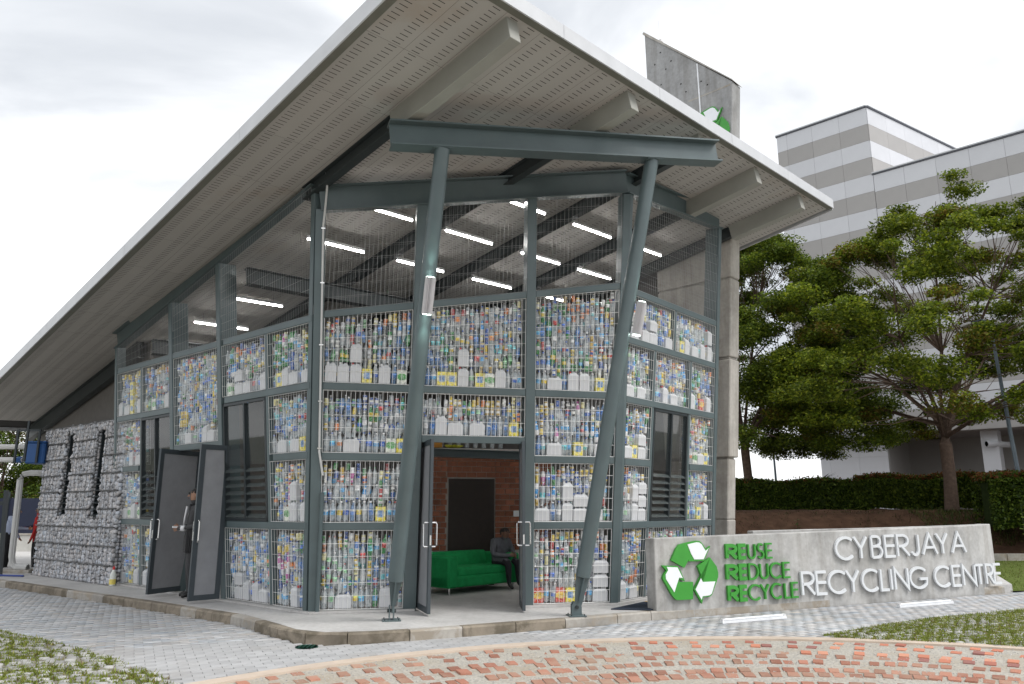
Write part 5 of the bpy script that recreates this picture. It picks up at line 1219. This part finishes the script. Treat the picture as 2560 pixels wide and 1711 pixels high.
pads = umbrella_pads((16.6, 28.5), 6.9, 4.6, 12.6, 240, g, .55, 1.15) + [(V(17.6 + g.normal(0, .2), 28 + g.normal(0, .3), z), r) for z, r in ((12.6, .7), (13.1, .6), (13.9, .75), (14.4, .5))] + [(V(20.2, 28, z), .5) for z in (11.6, 12.2, 12.8, 13.3)] + [(V(15.2, 28, z), .6) for z in (12.4, 12.9)]
tree('spreading_tree', 'large layered spreading tree standing before the hedge at the right end of the sign wall', (16.15, 28.5, 1.3), 4.5, .23, pads, g, 1850, .125, (1.6, 1.42, .75), .14, 12, None, (1, .48))
g = np.random.default_rng(32)
pads = umbrella_pads((11.1, 33.5), 5.5, 4.1, 13.6, 230, g, .6, 1.35, .25)
pads = [(p, r) for p, r in pads if p[0] > 7.5]
tree('spreading_tree', 'darker spreading tree standing close beside the concrete fin', (10.45, 34, 1.35), 4.6, .2, pads, g, 1800, .125, (1.2, 1.15, .75), .08, 9, None, (1, .48))
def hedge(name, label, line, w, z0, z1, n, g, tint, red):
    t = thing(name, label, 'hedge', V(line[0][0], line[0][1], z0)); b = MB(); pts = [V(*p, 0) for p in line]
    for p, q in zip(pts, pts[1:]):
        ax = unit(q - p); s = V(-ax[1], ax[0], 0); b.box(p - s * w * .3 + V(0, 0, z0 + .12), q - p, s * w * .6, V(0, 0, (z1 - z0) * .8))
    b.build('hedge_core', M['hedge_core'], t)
    L = [np.linalg.norm(q - p) for p, q in zip(pts, pts[1:])]; C, cl = [], []
    for (p, q), l in zip(zip(pts, pts[1:]), L):
        m = int(n * l / sum(L)); u = g.uniform(-.07, 1.05, m); ax = unit(q - p); s = V(-ax[1], ax[0], 0)
        zz = np.where(g.random(m) < .3, g.normal(z1 - .06, .06, m), g.uniform(z0 + .05, z1, m)); side = np.where(zz > z1 - .16, g.uniform(-.5, .5, m), np.where(g.random(m) < .8, -.5, .5) * g.normal(.95, .10, m))
        P = p + np.outer(u, q - p) + np.outer(side * w, s); P[:, 2] = zz + .06 * np.sin(u * l * 2.3) ; C.append(P)
        c_ = GREENS[g.integers(0, 5, m)] * np.array(tint) * g.uniform(.7, 1.25, m)[:, None]; q_ = (zz > z1 - .15) & (g.random(m) < red); c_[q_] = np.array((.22, .085, .03)) * g.uniform(.6, 1.2, q_.sum())[:, None]; cl.append(c_)
    P = np.concatenate(C); cl = np.concatenate(cl); v, f, _ = leaf_quads(P, .12, g, cl, .8); np_mesh('foliage', v, f, M['leaf'], cl, t, kind='stuff')
g = np.random.default_rng(33)
hedge('clipped_hedge', 'dark clipped hedge along the top of the soil bank behind the sign wall', [(4.5, 37.5), (10, 34.6), (14.6, 32.0)], 1.1, 1.3, 2.68, 60000, g, (1.0, 1.05, .95), .12)
hedge('clipped_hedge', 'clipped hedge with orange new leaves on top behind the large tree trunk', [(14.6, 32.0), (18.6, 29.6), (21.5, 28)], 1.1, 1.42, 2.80, 50000, g, (1.05, 1.05, .9), .55)
hedge('leafy_bush', 'loose green bush with orange tips growing down the bank past the sign end', [(16.1, 26.2), (19.0, 25.7), (22, 25.6)], 1.5, .8, 2.6, 40000, g, (.85, .9, .75), .5)
def frond_plant(name, label, P, n, L, g, col, up=.8, w=.05):
    t = thing(name, label, 'plant', P); V_, F_ = [], []
    for k in range(n):
        a = 2 * pi * k / n + g.normal(0, .2); d = V(cos(a), sin(a), 0); l = L * g.uniform(.7, 1.1); e = g.uniform(.3, 1) * up; s = V(-sin(a), cos(a), 0) * w * g.uniform(.8, 1.2)
        b = MB(); p0 = V(*P); p1 = p0 + d * l * .5 + V(0, 0, l * e * .7); p2 = p0 + d * l + V(0, 0, l * e * (.9 if e > .5 else .4))
        b.add([p0 - s * .5, p0 + s * .5, p1 + s, p1 - s, p2, p1 + V(0, 0, .012)], [(0, 1, 5), (1, 2, 5), (2, 4, 5), (4, 3, 5), (3, 0, 5)], col); b.build('leaf', M['leaf'], t)
    return t
frond_plant('spiky_plant', 'dark spiky plant sticking up above the hedge left of the office wall', (14.05, 35.2, 2.35), 11, .8, np.random.default_rng(3), (.03, .045, .02), 1.3)
def stem_plant(label, P, h, g, col):
    t = thing('young_plant', label, 'plant', P); b = MB(); b.tube([V(*P), V(*P) + V(.02, 0, h)], [.012, .006], 5, col=(.06, .08, .03)); b.build('stem', M['leaf'], t)
    for k in range(14):
        z = h * (.2 + .8 * k / 13); a = g.uniform(0, 6.28); d = V(cos(a), sin(a), g.uniform(-.2, .3)); s = V(-sin(a), cos(a), 0); l = .16 * (1 - .3 * k / 14); p = V(*P) + V(0, 0, z)
        b = MB(); b.add([p, p + d * l * .5 + s * .05, p + d * l, p + d * l * .5 - s * .05], [(0, 1, 2, 3)], tuple(np.array(col) * g.uniform(.7, 1.3))); b.build('leaf', M['leaf'], t)
g = np.random.default_rng(5)
stem_plant('tall thin weed with yellow green leaves beside the end of the sign wall', (13.3, 20.3, GZ), 1.75, g, (.14, .19, .03))
stem_plant('small green seedling on the soil bank above the middle of the sign wall', (9.85, 26.9, bank_z(9, 26.9)), .42, g, (.06, .14, .03))
# lamp posts behind
lp_ = thing('lamp_post', 'leaning blue grey steel lamp post in front of the office block', 'lamp post', (17.15, 26, 1.0)); b = MB(); b.tube([V(17.2, 26, .9), V(16.86, 26, 7.9)], [.075, .05], 14); b.build('pole', M['post'], lp_, smooth=True)
b = MB(); b.tube([V(16.86, 26, 7.88), V(16.8, 26.3, 8.1), V(16.8, 27.0, 8.15)], .03, 8); b.build('arm', M['post'], lp_, smooth=True); b = MB(); b.cbox((16.8, 27.2, 8.14), (.2, 0, 0), (0, .5, 0), (0, 0, .08)); b.build('lamp_head', M['lamp_body'], lp_)
lp_ = thing('lamp_post', 'thin distant lamp post seen between the left tree and the office block', 'lamp post', (20.6, 60, 0)); b = MB(); b.tube([V(20.62, 60, 0), V(20.5, 60, 7.2)], [.11, .07], 8); b.build('pole', M['post'], lp_); b = MB(); b.bar(V(20.5, 60, 7.15), V(18.9, 60, 7.3), V(0, 1, 0), .12, V(0, 0, 1), .1); b.build('lamp_head', M['lamp_body'], lp_)
# ------------------------------------------------------------------ left edge: pipes, tank, gate, wall, trees
DPp = thing('downpipe', 'pale plastic rainwater pipe bending down to a concrete block beside the stone wall', 'pipe', (-12.08, 19, .1))
b = MB(); b.tube([V(-11.1, 18.98, 2.36), V(-11.9, 19, 2.36), V(-12.06, 19, 2.33), V(-12.13, 19, 2.2), V(-12.08, 19, .38), V(-12.04, 19, .2), V(-11.95, 19, .13), V(-11.72, 19, .11)], .072, 14); b.build('pipe', M['pvc'], DPp, smooth=True)
b = MB(); b.tube([V(-11.78, 19, .112), V(-11.66, 19, .108)], .088, 14); b.build('pipe_socket', M['pvc'], DPp, smooth=True)
b = MB(); b.cbox((-11.85, 19.0, -.01), (.75, 0, 0), (0, .5, 0), (0, 0, .16)); o = b.build('concrete_block', M['kerb_clean'], None, bevel=.01); tag(o, 'low concrete block under the foot of the rainwater pipe', 'block')
for z, x1, lb in ((2.96, -11.62, 'upper grey horizontal pipe running into the blue tank'), (2.65, -11.78, 'lower grey horizontal pipe ending under the blue tank')):
    t = thing('horizontal_pipe', lb, 'pipe', (x1, 18.45, z)); b = MB(); b.tube([V(-16, 18.6, z + .01), V(x1, 18.45, z)], .06, 14); b.build('pipe', M['pvc'], t, smooth=True); b = MB(); b.tube([V(x1 - .14, 18.454, z), V(x1 - .02, 18.45, z)], .075, 14); b.build('pipe_socket', M['pvc'] if z > 2.8 else M['blue_tank'], t, smooth=True)
TK = thing('water_tank', 'small blue plastic tank hung in a black frame under the roof end', 'tank', (-11.42, 18.5, 2.5))
b = MB(); b.cbox((-11.40, 18.5, 2.80), (.46, 0, 0), (0, .5, 0), (0, 0, .5)); b.build('tank_body', M['blue_tank'], TK, bevel=.03)
b = MB(); b.cbox((-11.40, 18.5, 3.06), (.5, 0, 0), (0, .54, 0), (0, 0, .04)); b.build('tank_lid', M['blue_tank'], TK, bevel=.01)
for x in (-11.82, -11.30): b = MB(); b.cbox((x, 18.2, 2.95), (.045, 0, 0), (0, .045, 0), (0, 0, .78)); b.build('frame_post', M['frame'], TK)
b = MB(); b.cbox((-11.56, 18.2, 3.33), (.57, 0, 0), (0, .05, 0), (0, 0, .045)); b.build('frame_rail', M['frame'], TK)
b = MB(); b.cbox((-11.40, 17.9, 3.05), (.045, 0, 0), (0, .045, 0), (0, 0, .95)); b.build('hanger', M['frame'], TK)
GT = thing('gate', 'dark steel gate post with a top rail at the left edge', 'gate', (-11.7, 18, 0))
b = MB(); b.bar(V(-11.66, 18, 0), V(-11.78, 18, 1.92), V(1, 0, 0), .075, V(0, 1, 0), .075); b.build('gate_post', M['frame'], GT)
b = MB(); b.cbox((-13.2, 18, 1.62), (2.8, 0, 0), (0, .08, 0), (0, 0, .09)); b.build('gate_rail', M['frame'], GT)
b = MB(); b.cbox((-13.2, 18, .12), (2.8, 0, 0), (0, .08, 0), (0, 0, .08)); b.build('gate_rail', M['frame'], GT)
b = MB(); b.tube([V(-13.8, 18.62, .02), V(-12.6, 18.22, .022), V(-11.6, 17.93, .02), V(-10.98, 17.78, .02)], .022, 8); o = b.build('hose', M['blue_hose'], None, smooth=True); tag(o, 'blue garden hose lying on the apron at the far left', 'hose')
lw_p = [(-30, 23.2), (-8, 23.2), (-8, 29), (-30, 29)]
sheet('lawn', lw_p, GZ + .008, M['lawn'])
tag(lawn_grass([(-22, 23.3), (-13, 23.3), (-13, 28), (-22, 28)], 5000, 15, GZ, .05, [(.14, .24, .03), (.17, .26, .04)]), 'bright green lawn strip in front of the low white wall at the far left')
WL = thing('garden_wall', 'low pale rendered garden wall behind the lawn at the far left', 'wall', (-18, 28.3, 0))
b = MB(); b.box((-28, 28.2, GZ - .1), (18, 0, 0), (0, .2, 0), (0, 0, .78)); b.build('wall_body', plain('white_render', (.50, .49, .46), .85), WL)
b = MB(); b.box((-28, 28.17, .56), (18, 0, 0), (0, .26, 0), (0, 0, .06)); b.build('coping', M['kerb_clean'], WL)
g = np.random.default_rng(8)
stem_plant('leafy seedling nearest the rainwater pipe in front of the garden wall', (-17.35, 26.6, GZ), .85, g, (.07, .13, .03)); stem_plant('leafy seedling beside the stone wall in front of the garden wall', (-16.95, 26.6, GZ), .95, g, (.07, .13, .03))
FE = thing('hoarding_fence', 'dark blue mesh fence on thin posts behind the garden wall', 'fence', (-19, 30.5, 0))
b = MB(); b.box((-29, 30.5, -.1), (19, 0, 0), (0, .03, 0), (0, 0, 2.0)); b.build('fence_sheet', plain('fence_blue', (.015, .02, .045), .8), FE)
for i in range(7): b = MB(); b.cbox((-28.5 + 2.9 * i, 30.45, 1.0), (.07, 0, 0), (0, .07, 0), (0, 0, 2.3)); b.build('fence_post', M['frame'], FE)
for cx, cy, R, z1, sd, lb, tn in ((-22.2, 33.5, 3.4, 6.2, 41, 'bushy green tree behind the fence seen left of the rainwater pipe', (1, 1.05, .9)), (-20.0, 36.5, 3.2, 5.3, 42, 'yellow green tree behind the fence nearest the stone wall', (1.25, 1.2, .8)), (-25.5, 38, 3.6, 7.5, 43, 'taller tree behind the fence at the left picture edge', (.9, 1, .85))):
    g = np.random.default_rng(sd); tree('bushy_tree', lb, (cx, cy, -.1), 1.6, .16, umbrella_pads((cx, cy), R, .9, z1, 85, g, .7, 1.2, .2), g, 900, .12, tn, .1, 7, None, (1, .55))

# ------------------------------------------------------------------ people
def person(label, P, face, H, pose, colours, hair=True, extra=None, bulk=1):
    """one continuous skinned body; pose gives joints in body axes (x right, y forward, z up, metres for a 1.72 m figure)"""
    k = H / 1.72; f = unit(V(face[0], face[1], 0)); r = V(f[1], -f[0], 0); P = V(*P)
    t = thing('person', label, 'person', P)
    W = lambda q: P + (r * q[0] + f * q[1] + V(0, 0, q[2])) * k
    J = dict(pelvis=(0, 0, .95), belly=(0, .01, 1.10), chest=(0, 0, 1.30), neck=(0, .0, 1.46), chin=(0, .03, 1.53), head=(0, .02, 1.62), crown=(0, .0, 1.70),
             hipL=(-.09, 0, .92), kneeL=(-.10, .02, .50), ankL=(-.10, -.02, .09), toeL=(-.11, .13, .03), hipR=(.09, 0, .92), kneeR=(.10, .02, .50), ankR=(.10, -.02, .09), toeR=(.11, .13, .03),
             shL=(-.19, -.01, 1.41), elL=(-.24, -.03, 1.13), wrL=(-.23, .06, .88), haL=(-.22, .09, .79), shR=(.19, -.01, 1.41), elR=(.24, -.03, 1.13), wrR=(.23, .06, .88), haR=(.22, .09, .79))
    J.update(pose)
    RAD = dict(pelvis=.15, belly=.145, chest=.155, neck=.062, chin=.068, head=.098, crown=.07, hipL=.095, kneeL=.062, ankL=.045, toeL=.035, hipR=.095, kneeR=.062, ankR=.045, toeR=.035, shL=.07, elL=.048, wrL=.033, haL=.035, shR=.07, elR=.048, wrR=.033, haR=.035)
    E = [('pelvis', 'belly'), ('belly', 'chest'), ('chest', 'neck'), ('neck', 'chin'), ('chin', 'head'), ('head', 'crown')]
    for s in 'LR': E += [('pelvis', 'hip' + s), ('hip' + s, 'knee' + s), ('knee' + s, 'ank' + s), ('ank' + s, 'toe' + s), ('chest', 'sh' + s), ('sh' + s, 'el' + s), ('el' + s, 'wr' + s), ('wr' + s, 'ha' + s)]
    jn = list(J); co = {j: W(J[j]) - P for j in jn}
    # five short finger chains rooted inside each palm
    fing = []
    for s, sx in (('L', -1), ('R', 1)):
        a = co['ha' + s]; d = unit(a - co['wr' + s]); side = unit(np.cross(d, f + V(0, 0, .3))); nb = np.cross(side, d)
        for q, (off, ln) in enumerate(((-.028, .062), (-.010, .07), (.010, .066), (.027, .052))):
            b0 = 'f%s%d' % (s, q); co[b0] = a + (side * off + d * .035) * k; co[b0 + 't'] = a + (side * off * 1.2 + d * (.035 + ln * .75) + nb * ln * .35) * k; fing += [('ha' + s, b0), (b0, b0 + 't')]
        co['t' + s] = a + (side * -.045 * 1 + d * .01) * k; co['t' + s + 't'] = a + (side * -.06 + d * .045 + nb * .02) * k; fing += [('ha' + s, 't' + s), ('t' + s, 't' + s + 't')]
    names = list(co); ix = {n: i for i, n in enumerate(names)}
    me = bpy.data.meshes.new('person_body'); me.from_pydata([tuple(co[n]) for n in names], [(ix[a], ix[c]) for a, c in E + fing], [])
    o = bpy.data.objects.new('person_body', me); COL.objects.link(o); md = o.modifiers.new('skin', 'SKIN'); sv = me.skin_vertices[0].data
    for n in names: rr_ = RAD.get(n, .0105) * k * (bulk if n[:2] in ('pe', 'be', 'ch', 'sh', 'el', 'wr', 'hi', 'kn') and n != 'chin' else 1); sv[ix[n]].radius = (rr_, rr_ * (.82 if n in ('pelvis', 'belly', 'chest') else 1)); sv[ix[n]].use_root = n == 'pelvis'
    md.use_smooth_shade = True; sb = o.modifiers.new('sub', 'SUBSURF'); sb.levels = 1; sb.render_levels = 1
    bpy.context.view_layer.update(); dg = bpy.context.evaluated_depsgraph_get(); nm = bpy.data.meshes.new_from_object(o.evaluated_get(dg)); nm.name = 'body'
    bpy.data.objects.remove(o); skin, top, legs, shoe = colours
    for c in (skin, top, legs, shoe): nm.materials.append(c)
    segs = [(a, c, (0 if a in ('neck', 'chin', 'head') or a.startswith('wr') else 2 if a.startswith('hip') or a.startswith('knee') or c.startswith('hip') else 3 if a.startswith('ank') else 1)) for a, c in E] + [(a, c, 0) for a, c in fing]
    A = np.array([co[a] for a, c, m in segs]); B_ = np.array([co[c] for a, c, m in segs]); mm = [m for _, _, m in segs]; D = B_ - A; L2 = (D * D).sum(1) + 1e-9
    for p in nm.polygons:
        c = np.array(p.center); tt_ = np.clip(((c - A) * D).sum(1) / L2, 0, 1); dist = np.linalg.norm(A + D * tt_[:, None] - c, axis=1) - .0; p.material_index = mm[int(np.argmin(dist - np.array([.04 if m == 1 else 0 for m in mm])))]; p.use_smooth = True
    body = link('body', nm, t)
    if hair:
        b = MB(); hc = co['head'] + P; up_ = unit(co['crown'] - co['chin']); fw_ = f
        prof = [(.098, -.01), (.104, .03), (.094, .065), (.066, .092), (.028, .104)]
        n_ = 14; vs = []
        for rr_, z in prof: vs += [hc + (r * cos(2 * pi * j / n_) * .93 + f * (sin(2 * pi * j / n_) - .2)) * rr_ * k + up_ * (z + (.035 if sin(2 * pi * j / n_) > .3 and z < .03 else -.03 if sin(2 * pi * j / n_) < 0 and z < 0 else 0)) * k for j in range(n_)]
        b.add(vs, [(i * n_ + j, i * n_ + (j + 1) % n_, (i + 1) * n_ + (j + 1) % n_, (i + 1) * n_ + j) for i in range(4) for j in range(n_)] + [tuple(range(4 * n_, 5 * n_))]); b.build('hair', M['hair'], t, smooth=True)
        b = MB(); b.add([hc + (f * .088 + r * x + up_ * z) * k for x, z in ((-.012, .02), (.012, .02), (.018, -.035), (-.018, -.035))] + [hc + (f * .122 - up_ * .03) * k], [(0, 1, 4), (1, 2, 4), (2, 3, 4), (3, 0, 4)]); b.build('nose', colours[0], t, smooth=True)
        for s in (-1, 1): b = MB(); b.cbox(hc + (r * s * .098 - f * .005 - up_ * .01) * k, r * .02 * k, f * .035 * k, up_ * .06 * k); b.build('ear', colours[0], t, bevel=.006)
        for s in (-1, 1): b = MB(); b.cbox(hc + (r * s * .036 + f * .093 + up_ * .012) * k, r * .026 * k, f * .006 * k, up_ * .012 * k); b.build('eye', M['hair'], t)
        b = MB(); b.cbox(hc + (f * .09 - up_ * .062) * k, r * .045 * k, f * .008 * k, up_ * .01 * k); b.build('mouth', M['lip_skin'], t)
    if extra: extra(t, W, r, f, k)
    return t
M['hair'] = plain('black_hair', (.012, .010, .010), .6); M['lip_skin'] = plain('lips', (.2, .07, .06), .5)
skin1, skin2 = plain('skin_tan', (.36, .20, .13), .55), plain('skin_brown', (.22, .115, .075), .55)
suit, shirtw, trous, shoes = plain('suit_charcoal', (.055, .055, .058), .85), plain('shirt_white', (.72, .72, .74), .8), plain('trousers_black', (.012, .012, .014), .85), plain('shoe_black', (.01, .01, .01), .4)
def suit_bits(t, W, r, f, k):
    b = MB(); b.prism([W(q) for q in ((-.06, .128, 1.43), (.06, .128, 1.43), (.035, .15, 1.25), (.0, .155, 1.12), (-.035, .15, 1.25))], f * .012 * k); b.build('shirt_front', shirtw, t)
    b = MB(); b.prism([W(q) for q in ((-.235, -.11, .98), (.235, -.11, .98), (.215, -.12, .68), (-.215, -.12, .68))], f * .03 * k)
    b = MB(); n_ = 16; vs = []
    for z, rx, ry in ((1.05, .168, .135), (.95, .178, .15), (.80, .19, .155), (.70, .195, .155)): vs += [W((rx * cos(2 * pi * j / n_), ry * sin(2 * pi * j / n_), z)) for j in range(n_)]
    b.add(vs, [(i * n_ + j, i * n_ + (j + 1) % n_, (i + 1) * n_ + (j + 1) % n_, (i + 1) * n_ + j) for i in range(3) for j in range(n_)]); b.build('jacket_skirt', suit, t, smooth=True)
    for s in (-1, 1):
        b = MB(); b.tube([W((s * .033 + .026 * cos(q), .118, 1.636 + .02 * sin(q))) for q in np.linspace(0, 2 * pi, 11)], .004 * k, 5); b.build('spectacles', M['hair'], t)
        b = MB(); b.tube([W((s * .165, .155, 1.085)), W((s * .12, .2, 1.082))], .044 * k, 10); b.build('shirt_cuff', shirtw, t)
    b = MB(); b.box(W((-.07, .235, 1.09)), r * .12 * k, f * .09 * k, V(0, 0, .03)); b.build('folded_paper', shirtw, t)
person('man in a dark suit and glasses holding folded paper between the open side doors', (-5.59, 13.72, .0), (-.85, -.5), 1.85,
       dict(elL=(-.29, -.01, 1.13), wrL=(-.11, .21, 1.08), haL=(-.05, .25, 1.09), elR=(.28, .0, 1.13), wrR=(.11, .21, 1.08), haR=(.05, .25, 1.09), kneeL=(-.09, .04, .5), ankL=(-.09, -.06, .09)), (skin1, suit, suit, shoes), True, suit_bits)
hood, jeans = plain('hoodie_grey', (.13, .135, .15), .9, 0, .2, .2, 14), plain('jeans_dark', (.02, .02, .025), .9)
def hood_bits(t, W, r, f, k):
    b = MB(); hc = W((0, .215, 1.10)); b.lathe([(.02, -.17), (.12, -.13), (.135, -.03), (.13, .05), (.09, .11), (.02, .14)], 14, hc - f * .02); b.build('hood', plain('hood_black', (.014, .014, .016), .9), t, smooth=True)
SEAT = SO + cD * 1.58 + aD * .34
person('person in a grey top and dark trousers sitting bent forward on the green sofa', SEAT + V(0, 0, .0), (.72, -.69), 1.62,
       dict(pelvis=(0, -.02, .53), belly=(0, .04, .66), chest=(0, .12, .84), neck=(0, .17, .97), chin=(0, .22, 1.02), head=(0, .23, 1.10), crown=(0, .22, 1.19), hipL=(-.1, .05, .53), kneeL=(-.14, .45, .55), ankL=(-.14, .47, .12), toeL=(-.15, .6, .03), hipR=(.1, .05, .53), kneeR=(.14, .45, .55), ankR=(.14, .47, .12), toeR=(.15, .6, .03),
            shL=(-.2, .1, .93), elL=(-.30, .16, .68), wrL=(-.12, .40, .66), haL=(-.05, .45, .67), shR=(.2, .1, .93), elR=(.30, .16, .68), wrR=(.12, .40, .66), haR=(.05, .45, .67)), (skin2, hood, jeans, shoes), True, None, 1.35)
shirt_l, red_, navy = plain('shirt_pale_blue', (.40, .45, .58), .85, 0, .2, .1, 20), plain('shirt_red', (.45, .02, .02), .85), plain('sleeve_navy', (.015, .02, .05), .85)
person('man in a pale blue shirt reaching out to shake hands beside the rainwater pipe', (-13.25, 20.6, GZ + .03), (.9, .2), 1.66,
       dict(chest=(0, .05, 1.29), neck=(0, .09, 1.44), chin=(0, .13, 1.50), head=(0, .13, 1.585), crown=(0, .11, 1.67), shR=(.19, .06, 1.40), elR=(.2, .22, 1.15), wrR=(.05, .42, 1.12), haR=(.02, .48, 1.12), shL=(-.19, .04, 1.40), elL=(-.24, .02, 1.12), wrL=(-.2, .16, .92), haL=(-.19, .2, .85)), (skin1, shirt_l, trous, shoes))
person('man in a white shirt cut off by the left picture edge behind the gate', (-13.62, 20.0, GZ + .03), (.6, .6), 1.72, {}, (skin1, plain('shirt_white_b', (.6, .6, .62), .85), trous, shoes))
def red_bits(t, W, r, f, k):
    for s in 'R':
        b = MB(); b.tube([W((.19, -.0, 1.42)), W((.2, .14, 1.2)), W((.1, .36, 1.13))], [.078 * k, .06 * k, .045 * k], 10); b.build('sleeve', navy, t, smooth=True)
person('man in a red and navy top shaking hands, half hidden by the stone wall', (-12.64, 20.85, GZ + .03), (-.95, -.15), 1.66,
       dict(elR=(.2, .14, 1.2), wrR=(.1, .36, 1.13), haR=(.06, .43, 1.12)), (skin2, red_, trous, shoes), True, red_bits)
bpy.context.view_layer.update()
